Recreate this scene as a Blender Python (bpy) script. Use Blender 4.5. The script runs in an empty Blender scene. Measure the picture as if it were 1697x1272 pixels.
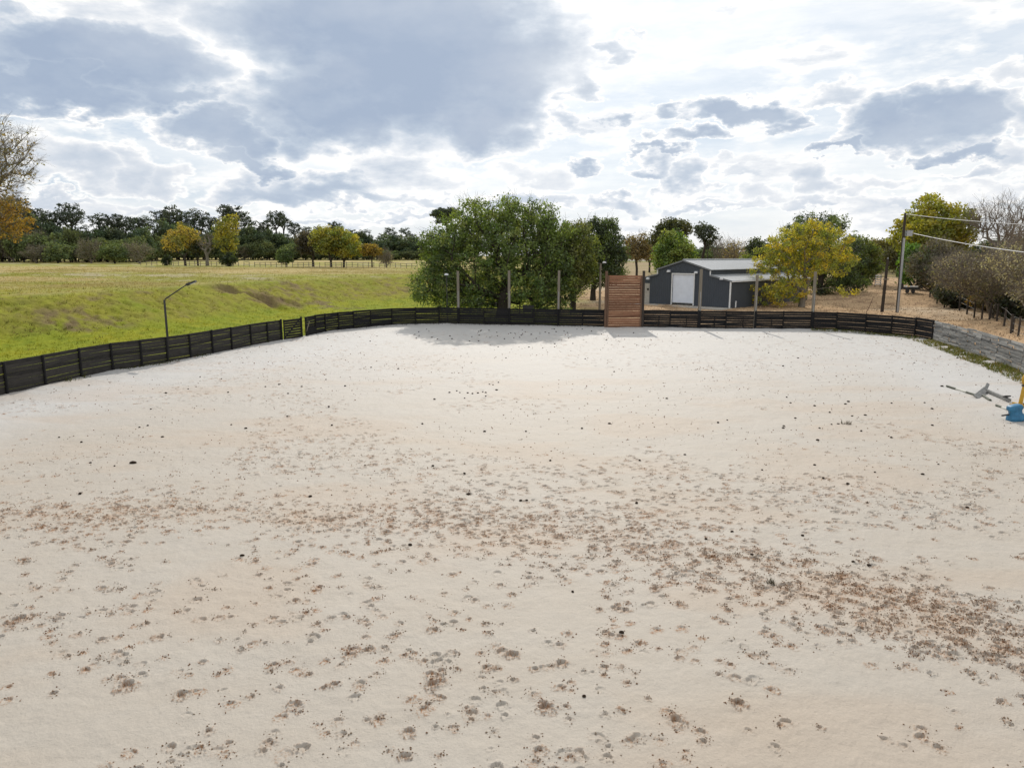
import bpy, math
import numpy as np
from mathutils import Matrix, Vector

# ============================================================ camera, sun, sky, exposure
SC = bpy.context.scene
COL = SC.collection
FPX, CX, CY = 1180.0, 848.5, 636.0            # focal length and centre in photo pixels
HCAM = 6.0
PITCH = math.atan(212.0 / FPX)
cam_d = bpy.data.cameras.new("camera")
cam = bpy.data.objects.new("camera", cam_d)
COL.objects.link(cam)
cam_d.sensor_width = 36.0
cam_d.lens = 36.0 * FPX / 1697.0
cam_d.clip_end = 20000.0
cam.location = (0, 0, HCAM)
cam.rotation_euler = (math.pi / 2 - PITCH, 0, 0)
SC.camera = cam
SC.view_settings.view_transform = 'Standard'
SC.view_settings.look = 'None'
SC.view_settings.exposure = 0.0
SC.view_settings.gamma = 1.0
SC.cycles.max_bounces = 8
SC.cycles.transparent_max_bounces = 6

SUN_EL, SUN_AZ = math.radians(32.0), math.radians(2.0)   # azimuth measured from +Y towards +X
sun_d = bpy.data.lights.new("sun", 'SUN')
sun_d.energy = 2.7
sun_d.angle = math.radians(0.6)
sun_d.color = (1.0, 0.93, 0.83)
sun = bpy.data.objects.new("sun", sun_d)
COL.objects.link(sun)
SDIR = Vector((math.sin(SUN_AZ) * math.cos(SUN_EL), math.cos(SUN_AZ) * math.cos(SUN_EL), math.sin(SUN_EL)))
sun.rotation_euler = SDIR.to_track_quat('Z', 'Y').to_euler()
sun.location = (0, 50, 60)


def azel(px, py):
    u, v = (px - CX) / FPX, (CY - py) / FPX
    cp, sp = math.cos(PITCH), math.sin(PITCH)
    x, y, z = u, cp + v * sp, -sp + v * cp
    return math.degrees(math.atan2(x, y)), math.degrees(math.atan2(z, math.hypot(x, y)))


class NT:
    """a small shorthand for shader nodes"""
    def __init__(self, tree):
        self.t = tree

    def n(self, typ, **kw):
        nd = self.t.nodes.new(typ)
        for k, v in kw.items():
            setattr(nd, k, v)
        return nd

    def put(self, sock, v):
        if hasattr(v, 'is_output') or isinstance(v, bpy.types.NodeSocket):
            self.t.links.new(v, sock)
        else:
            sock.default_value = v

    def m(self, op, a, b=None, c=None, clamp=False):
        nd = self.n('ShaderNodeMath', operation=op, use_clamp=clamp)
        self.put(nd.inputs[0], a)
        if b is not None:
            self.put(nd.inputs[1], b)
        if c is not None:
            self.put(nd.inputs[2], c)
        return nd.outputs[0]

    def noise(self, vec, scale, detail=4.0, rough=0.55, dist=0.0, out='Fac'):
        nd = self.n('ShaderNodeTexNoise')
        if vec is not None:
            self.t.links.new(vec, nd.inputs['Vector'])
        nd.inputs['Scale'].default_value = scale
        nd.inputs['Detail'].default_value = detail
        nd.inputs['Roughness'].default_value = rough
        nd.inputs['Distortion'].default_value = dist
        return nd.outputs[out]

    def ramp(self, fac, stops, interp='LINEAR'):
        nd = self.n('ShaderNodeValToRGB')
        cr = nd.color_ramp
        cr.interpolation = interp
        while len(cr.elements) < len(stops):
            cr.elements.new(0.5)
        for e, (p, c) in zip(cr.elements, stops):
            e.position = p
            e.color = (c[0], c[1], c[2], 1.0) if not isinstance(c, float) else (c, c, c, 1.0)
        self.put(nd.inputs[0], fac)
        return nd.outputs[0]

    def mix(self, fac, a, b, mode='MIX'):
        nd = self.n('ShaderNodeMix', data_type='RGBA', blend_type=mode)
        self.put(nd.inputs[0], fac)
        for s, v in ((nd.inputs[6], a), (nd.inputs[7], b)):
            if isinstance(v, tuple):
                s.default_value = (v[0], v[1], v[2], 1.0)
            else:
                self.t.links.new(v, s)
        return nd.outputs[2]


def build_sky():
    w = bpy.data.worlds.new("World")
    SC.world = w
    w.use_nodes = True
    t = w.node_tree
    t.nodes.clear()
    N = NT(t)
    co = N.n('ShaderNodeTexCoord').outputs['Generated']
    nrm = N.n('ShaderNodeVectorMath', operation='NORMALIZE')
    t.links.new(co, nrm.inputs[0])
    d = nrm.outputs[0]
    sep = N.n('ShaderNodeSeparateXYZ')
    t.links.new(d, sep.inputs[0])
    x, y, z = sep.outputs
    az = N.m('MULTIPLY', N.m('ARCTAN2', x, y), 180 / math.pi)
    el = N.m('MULTIPLY', N.m('ARCSINE', z), 180 / math.pi)
    st = N.n('ShaderNodeVectorMath', operation='MULTIPLY')
    t.links.new(d, st.inputs[0])
    st.inputs[1].default_value = (1.0, 1.0, 2.0)
    sv = st.outputs[0]
    # ragged cloud edges: the direction is displaced by two sizes of noise
    n1 = N.noise(sv, 8.0, 8.0, 0.52, out='Color')
    n2 = N.noise(sv, 26.0, 6.0, 0.55, out='Color')
    s1 = N.n('ShaderNodeSeparateColor'); t.links.new(n1, s1.inputs[0])
    s2 = N.n('ShaderNodeSeparateColor'); t.links.new(n2, s2.inputs[0])

    def warp(base, a, b, k1, k2):
        q = N.m('MULTIPLY_ADD', N.m('SUBTRACT', a, 0.5), k1, base)
        return N.m('MULTIPLY_ADD', N.m('SUBTRACT', b, 0.5), k2, q)
    waz = warp(az, s1.outputs[0], s2.outputs[0], 12.0, 5.0)
    wel = warp(el, s1.outputs[1], s2.outputs[1], 4.6, 3.4)
    # cx, cy, rx, ry up, ry down, thickness (photo pixels)
    blobs = [
        (690, 70, 275, 170, 190, 1.05), (560, 170, 170, 90, 85, .95), (800, 190, 140, 90, 75, .95), (640, 40, 300, 120, 120, 1.0),
        (150, 95, 260, 60, 75, .95), (90, 150, 190, 40, 42, .95), (300, 160, 100, 40, 30, .8),
        (385, 225, 110, 45, 40, .85), (430, 265, 80, 22, 18, .8),
        (530, 312, 150, 38, 26, .72), (440, 318, 80, 25, 22, .6), (640, 330, 90, 20, 14, .5), (720, 335, 60, 18, 12, .42),
        (110, 285, 75, 62, 32, .45), (200, 285, 60, 42, 30, .45), (260, 300, 70, 30, 18, .42), (40, 250, 60, 20, 18, .3),
        (1470, 205, 110, 55, 35, .8), (1570, 190, 95, 60, 60, .85), (1550, 258, 85, 18, 16, .85), (1400, 238, 45, 14, 10, .8),
        (1670, 190, 70, 35, 40, .5), (1640, 270, 90, 40, 25, .4), (1690, 120, 60, 25, 20, .35),
        (1225, 193, 85, 26, 20, .8), (1120, 190, 40, 18, 16, .7), (1300, 205, 50, 16, 12, .7), (1040, 212, 32, 20, 16, .72), (1370, 165, 70, 30, 20, .5),
        (1152, 238, 52, 20, 14, .78), (1100, 262, 60, 10, 8, .72), (1085, 290, 50, 24, 12, .62), (1150, 300, 34, 34, 36, .55),
        (1040, 338, 75, 18, 14, .6), (955, 281, 45, 12, 9, .62), (880, 300, 70, 30, 18, .3),
        (1345, 300, 45, 42, 30, .42), (1420, 320, 70, 25, 18, .36), (1250, 330, 90, 22, 14, .36), (1600, 330, 120, 25, 16, .3),
        (945, 120, 60, 45, 40, .42), (1010, 85, 45, 18, 14, .5), (970, 150, 40, 30, 30, .6), (900, 60, 60, 40, 30, .5), (960, 210, 30, 26, 28, .5),
        (850, 340, 120, 16, 12, .45), (300, 350, 160, 14, 10, .42), (520, 370, 140, 12, 8, .4), (1180, 350, 110, 12, 8, .4), (1330, 345, 80, 14, 8, .42), (1500, 350, 120, 14, 9, .4),
        (90, 330, 90, 12, 8, .42), (700, 360, 110, 10, 8, .4), (1230, 285, 60, 14, 8, .36), (1560, 300, 60, 16, 10, .42),
    ]
    F = None
    for cx, cy, rx, ru, rd, amp in blobs:
        a0, e0 = azel(cx, cy)
        ax = azel(cx + rx, cy)[0] - a0
        eu = azel(cx, cy - ru)[1] - e0
        ed = e0 - azel(cx, cy + rd)[1]
        dx = N.m('MULTIPLY', N.m('SUBTRACT', waz, a0), 1 / ax)
        dy = N.m('SUBTRACT', wel, e0)
        dyy = N.m('MAXIMUM', N.m('MULTIPLY', dy, 1 / eu), N.m('MULTIPLY', dy, -1 / ed))
        r2 = N.m('MULTIPLY_ADD', dx, dx, N.m('MULTIPLY', dyy, dyy))
        f = N.m('MULTIPLY', N.m('SUBTRACT', 1.12, r2), amp * 1.12)
        f = N.m('MINIMUM', f, amp) if amp >= .8 else N.m('MULTIPLY', f, .92)
        F = f if F is None else N.m('MAXIMUM', F, f)
    # clouds over the rest of the sky
    gen = N.m('MULTIPLY', N.m('SUBTRACT', N.noise(sv, 2.3, 7.0, 0.56), 0.50), 3.2)
    away = N.m('SUBTRACT', 1.0, N.m('MULTIPLY_ADD', y, 3.0, -1.2, clamp=True))
    high = N.m('MULTIPLY_ADD', el, 0.12, -2.4, clamp=True)
    msk = N.m('MAXIMUM', away, high)
    F = N.m('MAXIMUM', F, N.m('MULTIPLY_ADD', msk, 1.0, N.m('SUBTRACT', N.m('MINIMUM', gen, 0.62), 1.0)))
    # small puffs in the open sky near the horizon
    sl = N.n('ShaderNodeVectorMath', operation='MULTIPLY')
    t.links.new(d, sl.inputs[0])
    sl.inputs[1].default_value = (1.0, 1.0, 3.6)
    low = N.m('MULTIPLY', N.m('SUBTRACT', N.noise(sl.outputs[0], 5.5, 10.0, 0.6), 0.50), 2.3)
    F = N.m('MAXIMUM', F, N.m('MINIMUM', low, 0.6))
    fine = N.m('MULTIPLY', N.m('SUBTRACT', N.noise(sv, 12.0, 9.0, 0.60), 0.5), 0.78)
    F2 = N.m('ADD', F, fine)
    dens = N.m('MULTIPLY_ADD', F2, 3.6, 0.42, clamp=True)
    ccol = N.ramp(F2, [(0.0, (.98, .99, .99)), (0.13, (1.10, 1.09, 1.06)), (0.25, (.86, .88, .91)), (0.40, (.70, .75, .82)),
                       (0.62, (.52, .60, .71)), (1.0, (.385, .47, .61))])
    # broad soft mottling inside the thick clouds
    mot = N.noise(sv, 4.5, 6.0, 0.55)
    mk = N.m('MULTIPLY', N.m('MULTIPLY_ADD', mot, 2.6, -1.12, clamp=True), .62)
    ccol = N.mix(mk, ccol, (.72, .76, .82))
    sky = N.n('ShaderNodeTexSky', sky_type='NISHITA')
    sky.sun_disc = False
    sky.sun_elevation = SUN_EL
    sky.sun_rotation = SUN_AZ
    sky.air_density = 1.0
    sky.dust_density = 1.0
    sky.ozone_density = 1.5
    # thin high veil whitens the open sky, streaky
    st2 = N.n('ShaderNodeVectorMath', operation='MULTIPLY')
    t.links.new(d, st2.inputs[0])
    st2.inputs[1].default_value = (1.2, 1.2, 6.0)
    veil = N.noise(st2.outputs[0], 3.0, 8.0, 0.62)
    K = 0.10
    vcol = N.mix(N.m('MULTIPLY_ADD', veil, 3.2, -1.15, clamp=True), (.59 / K, .685 / K, .80 / K), (.92 / K, .94 / K, .96 / K))
    base = N.mix(.90, sky.outputs[0], vcol)
    cs = N.n('ShaderNodeVectorMath', operation='SCALE')
    t.links.new(ccol, cs.inputs[0])
    cs.inputs['Scale'].default_value = 1.0 / K
    full = N.mix(dens, base, cs.outputs[0])
    # light scattered round the veiled sun
    dt = N.n('ShaderNodeVectorMath', operation='DOT_PRODUCT')
    t.links.new(d, dt.inputs[0])
    dt.inputs[1].default_value = tuple(SDIR)
    glow = N.m('POWER', N.m('MAXIMUM', dt.outputs['Value'], 0.0), 9.0)
    thin = N.m('SUBTRACT', 1.0, N.m('MULTIPLY_ADD', F2, 1.6, -.25, clamp=True))
    gs = N.n('ShaderNodeVectorMath', operation='SCALE')
    gs.inputs[0].default_value = (2.4, 2.35, 2.2)
    N.put(gs.inputs['Scale'], N.m('MULTIPLY', glow, N.m('MULTIPLY_ADD', thin, .85, .15)))
    ad = N.n('ShaderNodeVectorMath', operation='ADD')
    t.links.new(full, ad.inputs[0]); t.links.new(gs.outputs[0], ad.inputs[1])
    full = ad.outputs[0]
    bg = N.n('ShaderNodeBackground')
    bg.inputs['Strength'].default_value = K
    t.links.new(full, bg.inputs['Color'])
    out = N.n('ShaderNodeOutputWorld')
    t.links.new(bg.outputs[0], out.inputs['Surface'])
    w.cycles.sampling_method = 'MANUAL'
    w.cycles.sample_map_resolution = 512


build_sky()

# ============================================================ projections used to lay the place out
CP, SP = math.cos(PITCH), math.sin(PITCH)


def Q(px, py, Y):
    """the point at forward distance Y seen at this photo pixel"""
    u, v = (px - CX) / FPX, (CY - py) / FPX
    t = Y / (CP + v * SP)
    return np.array([u * t, Y, HCAM + t * (-SP + v * CP)])


def P(px, py, z=0.0):
    """the point at height z seen at this photo pixel"""
    u, v = (px - CX) / FPX, (CY - py) / FPX
    t = (z - HCAM) / (-SP + v * CP)
    return np.array([u * t, t * (CP + v * SP), z])


def sstep(a, b, x):
    t = np.clip((x - a) / (b - a), 0, 1)
    return t * t * (3 - 2 * t)


_perm = np.random.RandomState(7).rand(256, 256)


def vnoise(x, y):
    xi, yi = np.floor(x).astype(int), np.floor(y).astype(int)
    fx, fy = x - xi, y - yi
    fx, fy = fx * fx * (3 - 2 * fx), fy * fy * (3 - 2 * fy)
    a = _perm[xi & 255, yi & 255]; b = _perm[(xi + 1) & 255, yi & 255]
    c = _perm[xi & 255, (yi + 1) & 255]; d = _perm[(xi + 1) & 255, (yi + 1) & 255]
    return (a * (1 - fx) + b * fx) * (1 - fy) + (c * (1 - fx) + d * fx) * fy


def fbm(x, y, o=4):
    s, a, k = 0, 0.5, 1.0
    for i in range(o):
        s = s + a * vnoise(x * k + 17.3 * i, y * k + 5.1 * i)
        a *= .5; k *= 2.03
    return s / (1 - .5 ** o)


# ============================================================ fence line of the arena (photo pixels at the fence foot)
LEFT_PX = [(-64, 675), (13, 654), (77, 640), (136, 625.5), (188, 614.5), (236, 607.5), (278.6, 600.5), (317, 594), (353.7, 586.5),
           (385.5, 580), (417.3, 573), (444.7, 568)]
GATE_PX = [(467, 564.5), (499, 559.5)]
MID_PX = [(508, 557.5), (524, 553.5), (540, 550.5), (561.6, 547), (587, 544.5), (615, 541.8), (650, 538.7), (689.4, 537), (728, 536.6),
          (761, 537.2), (802, 538), (844, 539), (885, 539.6), (924, 540.3), (965, 541), (1001, 541.6)]
RIGHT_PX = [(1066, 542.6), (1110, 543.3), (1156.5, 544), (1202.6, 544.6), (1251, 545), (1297, 545.4), (1343.5, 546), (1385, 547.5),
            (1433, 551), (1476, 554.5), (1515, 559), (1544, 564.5)]
GREY_PX = [(1546, 565), (1600, 583), (1650, 601), (1692, 617), (1790, 657)]
gp = lambda L: [P(a, b)[:2] for a, b in L]
LEFT, GATE, MID, RIGHT, GREY = gp(LEFT_PX), gp(GATE_PX), gp(MID_PX), gp(RIGHT_PX), gp(GREY_PX)
SCREEN = gp([(1003, 543), (1064, 543)])
POLY = np.array(LEFT + GATE + MID + SCREEN + RIGHT + GREY + [np.array([17.0, -20.0]), np.array([-27.0, -20.0])])


def sdist(X, Y):
    """signed distance to the arena outline, negative inside"""
    X = np.asarray(X, float); Y = np.asarray(Y, float)
    best = np.full(X.shape, 1e9)
    inside = np.zeros(X.shape, bool)
    n = len(POLY)
    for i in range(n):
        ax, ay = POLY[i]; bx, by = POLY[(i + 1) % n]
        dx, dy = bx - ax, by - ay
        t = np.clip(((X - ax) * dx + (Y - ay) * dy) / (dx * dx + dy * dy), 0, 1)
        best = np.minimum(best, (X - ax - t * dx) ** 2 + (Y - ay - t * dy) ** 2)
        if ay != by:
            c = ((ay > Y) != (by > Y)) & (X < (bx - ax) * (Y - ay) / (by - ay) + ax)
            inside ^= c
    d = np.sqrt(best)
    return np.where(inside, -d, d)


# ============================================================ terrain heights
ctrl = []
def cpx(z, *pts):
    for a, b in pts:
        p = P(a, b, z); ctrl.append((p[0], p[1], z))
cpx(.25, (-150, 590), (-60, 582), (0, 575), (50, 571), (100, 566), (150, 561), (200, 556), (250, 550), (300, 544), (350, 537), (400, 530), (450, 522), (500, 515),
    (550, 510), (600, 507), (650, 503), (700, 500))
cpx(1.8, (-60, 540), (0, 531), (50, 527), (100, 524), (150, 520), (200, 516), (250, 511), (300, 506), (350, 501), (400, 496), (450, 491), (500, 487), (550, 483), (600, 480), (650, 477), (700, 474))
cpx(3.35, (-150, 505), (-60, 496), (0, 490), (50, 488), (100, 486), (150, 483), (200, 480), (250, 477), (300, 474), (350, 471), (400, 468), (450, 465.5), (500, 463), (550, 461), (600, 459),
    (650, 457.5), (700, 456))
cpx(3.5, (-150, 460), (0, 457), (100, 456), (200, 455), (300, 454), (400, 452), (500, 450), (600, 449), (700, 448))
cpx(3.8, (-100, 441), (0, 440), (120, 440), (240, 440.5), (350, 441), (450, 441), (550, 441), (650, 441), (720, 441))
ctrl += [(x, 270, 4.75) for x in (-190, -150, -110, -70, -30)]
ctrl += [(x, 430, 4.9) for x in (-300, -150, 0, 150, 300)]
ctrl += [(-14, 62, .25), (-6, 66, .25), (0, 68, .3), (-8, 78, .3), (-2, 82, .5), (4, 70, .45), (8, 78, .9), (-4, 92, 1.2), (2, 100, 1.7)]
ctrl += [(12, 74, 1.12), (16, 70, 1.12), (21, 66.5, 1.12), (17, 78, 1.12), (24, 76, 1.12), (30, 80, 1.15), (14, 66, .8), (19, 63.5, .7)]
cpx(1.8, (1000, 468), (1060, 466), (960, 470)); cpx(3.0, (1000, 448), (1080, 448)); cpx(4.2, (1000, 432), (1100, 432), (1200, 432))
ctrl += [(25, 62, .45), (31, 60, .45), (34, 68, .8), (36, 60, .6), (30, 90, 1.4), (40, 95, 1.7)]
cpx(.35, (1570, 560), (1640, 588), (1697, 612)); cpx(.6, (1500, 515)); cpx(.9, (1697, 556), (1760, 580)); cpx(1.2, (1600, 512), (1650, 530)); cpx(1.8, (1545, 489)); cpx(2.2, (1440, 466), (1490, 466), (1400, 472))
ctrl += [(48, 60, 1.7), (44, 48, 1.4), (50, 80, 2.1), (60, 110, 2.8), (70, 60, 2.2), (80, 160, 3.8), (40, 35, 1.0), (50, 20, 1.0), (-60, 40, 1.6), (-70, 60, 3.0), (-45, 20, .5), (20, -60, .5), (-40, -60, .5)]
ctrl = np.array(ctrl)


def height(X, Y):
    X = np.atleast_1d(np.asarray(X, float)); Y = np.atleast_1d(np.asarray(Y, float))
    sh = X.shape
    X = X.ravel(); Y = Y.ravel()
    out = np.empty_like(X)
    s2 = (2.0 + 0.03 * np.hypot(X, Y)) ** 2
    for i in range(0, len(X), 20000):
        x, y = X[i:i + 20000, None], Y[i:i + 20000, None]
        w = 1.0 / ((x - ctrl[:, 0]) ** 2 + (y - ctrl[:, 1]) ** 2 + s2[i:i + 20000, None]) ** 2
        out[i:i + 20000] = (w * ctrl[:, 2]).sum(1) / w.sum(1)
    # the grass bank left of the arena: hollow, slope, rounded crest, then the flat field
    px = X / (np.maximum(Y, 1) * CP) * FPX + CX
    w = np.where(Y > 20, 1 - sstep(715, 850, px), 0)
    if w.max() > 0:
        q = np.clip(px, -400, 900)
        yt = np.interp(q, [-400, 0, 100, 200, 300, 400, 500, 600, 700, 900], [610, 575, 566, 556, 544, 530, 515, 507, 501, 496])
        yc = np.interp(q, [-400, 0, 100, 200, 300, 400, 500, 600, 700, 900], [520, 490, 486, 480, 474, 468, 463, 459, 456, 454])
        v = lambda yy, z: (HCAM - z) * (CP + (CY - yy) / FPX * SP) / (SP - (CY - yy) / FPX * CP)
        Yt, Yc = v(yt, .25) + (fbm(X * .12, Y * 0 + 3, 3) - .5) * 2, v(yc, 3.05) + (fbm(X * .15 + 9, Y * 0, 3) - .5) * 3
        t = np.clip((Y - Yt) / (Yc - Yt), -.5, 3)
        sl = np.clip(t, 0, 1)
        z = .25 + 2.8 * (.45 * sl + .55 * (sl * sl * (3 - 2 * sl)))
        z = z + np.interp(Y - Yc, [0, 45, 110, 190, 380], [0, .35, .75, 1.65, 1.85])
        z = np.where(t < 0, np.maximum(.25 + t * .5, .1), z)
        out = out * (1 - w) + z * w
    r = np.hypot(X, Y)
    out = out * (1 - sstep(300, 700, r)) + 4.9 * sstep(300, 700, r)
    # small unevenness
    out += (fbm(X * .35, Y * .35, 4) - .5) * .30 * sstep(0.5, 2.0, out)
    # the washed-out gully in the bank: a lip that drops towards the arena
    for (x0, y0), (x1, y1), dep in GULLY:
        dx, dy = x1 - x0, y1 - y0
        L = math.hypot(dx, dy)
        t = ((X - x0) * dx + (Y - y0) * dy) / L ** 2
        dist = ((X - x0) * dy - (Y - y0) * dx) / L + (fbm(X * .8, Y * .8, 3) - .5) * 1.6   # >0 on the arena side
        along = sstep(-.1, .2, t) * (1 - sstep(.8, 1.1, t))
        out -= dep * along * sstep(0, .5, dist) * (1 - sstep(.8, 7.0, dist))
    d = sdist(X, Y)
    out = np.where(d < 0, -.10, -.02 + np.minimum(d * .10, .06) + out * sstep(.3, 6.0, d))
    return out.reshape(sh)


_g = [P(368, 473, 2.9), P(405, 476, 2.75), P(437, 483, 2.2), P(500, 497, 1.2)]
GULLY = [(tuple(_g[0][:2]), tuple(_g[1][:2]), .55), (tuple(_g[1][:2]), tuple(_g[2][:2]), .60), (tuple(_g[2][:2]), tuple(_g[3][:2]), .30)]
# the arena side of each lip must be the positive side
_fix = []
for (a, b, dpt) in GULLY:
    dx, dy = b[0] - a[0], b[1] - a[1]
    _fix.append((a, b, dpt) if ((0 - a[0]) * dy - (0 - a[1]) * dx) > 0 else (b, a, dpt))
GULLY = _fix
H1 = lambda x, y: float(height([x], [y])[0])

# ============================================================ mesh and object helpers


def mesh_obj(name, verts, faces, mat, parent=None, cols=None, smooth=False, k=None):
    """verts (N,3); faces: (M,k) array or list of lists"""
    me = bpy.data.meshes.new(name)
    verts = np.asarray(verts, np.float32)
    if isinstance(faces, np.ndarray):
        m, kk = faces.shape
        me.vertices.add(len(verts)); me.vertices.foreach_set('co', verts.ravel())
        me.loops.add(m * kk); me.loops.foreach_set('vertex_index', faces.astype(np.int32).ravel())
        me.polygons.add(m)
        me.polygons.foreach_set('loop_start', np.arange(0, m * kk, kk, dtype=np.int32))
        me.polygons.foreach_set('loop_total', np.full(m, kk, np.int32))
        me.update(calc_edges=True)
    else:
        me.from_pydata([tuple(map(float, v)) for v in verts], [], faces)
    if cols is not None:
        at = me.attributes.new('Col', 'FLOAT_COLOR', 'POINT')
        c4 = np.ones((len(verts), 4), np.float32); c4[:, :cols.shape[1]] = cols
        at.data.foreach_set('color', c4.ravel())
    if smooth:
        me.polygons.foreach_set('use_smooth', np.ones(len(me.polygons), bool))
    if mat:
        me.materials.append(mat)
    me.update()
    o = bpy.data.objects.new(name, me)
    COL.objects.link(o)
    if parent:
        o.parent = parent
    return o


def tag(o, label, cat, group=None, kind=None):
    if label: o['label'] = label
    if cat: o['category'] = cat
    if group: o['group'] = group
    if kind: o['kind'] = kind
    return o


def struct(o, kind='structure'):
    o['kind'] = kind
    return o


def thing(name, label, cat, loc=(0, 0, 0), rz=0.0, group=None):
    o = bpy.data.objects.new(name, None)
    COL.objects.link(o)
    o.empty_display_size = .3
    o.location = tuple(map(float, loc)); o.rotation_euler = (0, 0, rz)
    return tag(o, label, cat, group)


def dup(root, loc, rz=0.0, scale=(1, 1, 1), label=None, group=None):
    r = root.copy(); COL.objects.link(r)
    r.location = tuple(map(float, loc)); r.rotation_euler = (0, 0, rz); r.scale = scale
    if label: r['label'] = label
    if group: r['group'] = group
    for ch in list(root.children):
        c = ch.copy(); COL.objects.link(c); c.parent = r
    return r


class MB:
    """collects shapes, then becomes one mesh object"""
    def __init__(self):
        self.v, self.f = [], []

    def add(self, v, f):
        b = sum(len(x) for x in self.v)
        self.v.append(np.asarray(v, float)); self.f += [[i + b for i in q] for q in f]
        return self

    def box(self, c, s, R=None, jitter=0):
        x, y, z = s[0] / 2, s[1] / 2, s[2] / 2
        v = np.array([[-x, -y, -z], [x, -y, -z], [x, y, -z], [-x, y, -z], [-x, -y, z], [x, -y, z], [x, y, z], [-x, y, z]])
        if R is not None: v = v @ np.asarray(R).T
        return self.add(v + np.asarray(c), [[0, 3, 2, 1], [4, 5, 6, 7], [0, 1, 5, 4], [1, 2, 6, 5], [2, 3, 7, 6], [3, 0, 4, 7]])

    def beam(self, a, b, w, h, up=(0, 0, 1), roll=0.0):
        """a board from a to b, w across, h along up"""
        a, b = np.asarray(a, float), np.asarray(b, float)
        d = b - a; L = np.linalg.norm(d); d /= L
        s = np.cross(d, up); s /= np.linalg.norm(s); u = np.cross(s, d)
        if roll: s, u = s * math.cos(roll) + u * math.sin(roll), u * math.cos(roll) - s * math.sin(roll)
        return self.box((a + b) / 2, (L, w, h), np.stack([d, s, u], 1))

    def tube(self, pts, rad, n=8, cap=True):
        pts = np.asarray(pts, float)
        rad = np.full(len(pts), rad) if np.isscalar(rad) else np.asarray(rad, float)
        rings = []
        for i in range(len(pts)):
            d = pts[min(i + 1, len(pts) - 1)] - pts[max(i - 1, 0)]
            d = d / np.linalg.norm(d)
            ref = np.array([1.0, 0, 0]) if abs(d[0]) < .8 else np.array([0, 1.0, 0])
            s = np.cross(d, ref); s /= np.linalg.norm(s); u = np.cross(d, s)
            a = np.arange(n) * 2 * math.pi / n
            rings.append(pts[i] + rad[i] * (np.cos(a)[:, None] * s + np.sin(a)[:, None] * u))
        v = np.concatenate(rings)
        f = [[i * n + j, i * n + (j + 1) % n, (i + 1) * n + (j + 1) % n, (i + 1) * n + j] for i in range(len(pts) - 1) for j in range(n)]
        if cap: f += [list(range(n))[::-1], [(len(pts) - 1) * n + j for j in range(n)]]
        return self.add(v, f)

    def build(self, name, mat, parent=None, smooth=False):
        return mesh_obj(name, np.concatenate(self.v), self.f, mat, parent, smooth=smooth)


# ============================================================ materials
def new_mat(name):
    m = bpy.data.materials.new(name)
    m.use_nodes = True
    m.node_tree.nodes.clear()
    N = NT(m.node_tree)
    out = N.n('ShaderNodeOutputMaterial')
    return m, N, out


def principled(N, out, color, rough=.8, spec=.3, metal=0.0, bump=None):
    b = N.n('ShaderNodeBsdfPrincipled')
    if isinstance(color, tuple): b.inputs['Base Color'].default_value = (*color, 1)
    else: N.t.links.new(color, b.inputs['Base Color'])
    N.put(b.inputs['Roughness'], rough)
    b.inputs['Specular IOR Level'].default_value = spec
    b.inputs['Metallic'].default_value = metal
    if bump is not None:
        bm = N.n('ShaderNodeBump')
        bm.inputs['Strength'].default_value = bump[1]; bm.inputs['Distance'].default_value = bump[2]
        N.t.links.new(bump[0], bm.inputs['Height'])
        N.t.links.new(bm.outputs[0], b.inputs['Normal'])
    N.t.links.new(b.outputs[0], out.inputs[0])
    return b


def objco(N, scale=(1, 1, 1)):
    c = N.n('ShaderNodeTexCoord').outputs['Object']
    mp = N.n('ShaderNodeMapping'); mp.inputs['Scale'].default_value = scale
    N.t.links.new(c, mp.inputs[0])
    return mp.outputs[0]


def geoco(N, scale=(1, 1, 1)):
    c = N.n('ShaderNodeNewGeometry').outputs['Position']
    mp = N.n('ShaderNodeMapping'); mp.inputs['Scale'].default_value = scale
    N.t.links.new(c, mp.inputs[0])
    return mp.outputs[0]


def wood_mat(name, a, b, grain=(6, 6, 6), bumpk=.4, rough=.85):
    m, N, out = new_mat(name)
    c = objco(N, grain)
    n1 = N.noise(c, 1.0, 6, .65)
    isl = N.n('ShaderNodeNewGeometry').outputs['Random Per Island']
    f = N.m('MULTIPLY_ADD', isl, .55, N.m('MULTIPLY_ADD', n1, 1.3, -.42), clamp=True)
    principled(N, out, N.mix(f, a, b), rough, .25, bump=(n1, bumpk, .01))
    return m


def plain_mat(name, col, rough=.6, spec=.4, metal=0.0, var=.25, scale=4.0):
    m, N, out = new_mat(name)
    n1 = N.noise(objco(N), scale, 6, .6)
    f = N.m('MULTIPLY_ADD', n1, 1.6, -.3, clamp=True)
    lo = tuple(c * (1 - var) for c in col); hi = tuple(min(1, c * (1 + var * .6)) for c in col)
    principled(N, out, N.mix(f, lo, hi), rough, spec, metal, bump=(n1, .12, .01))
    return m


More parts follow.
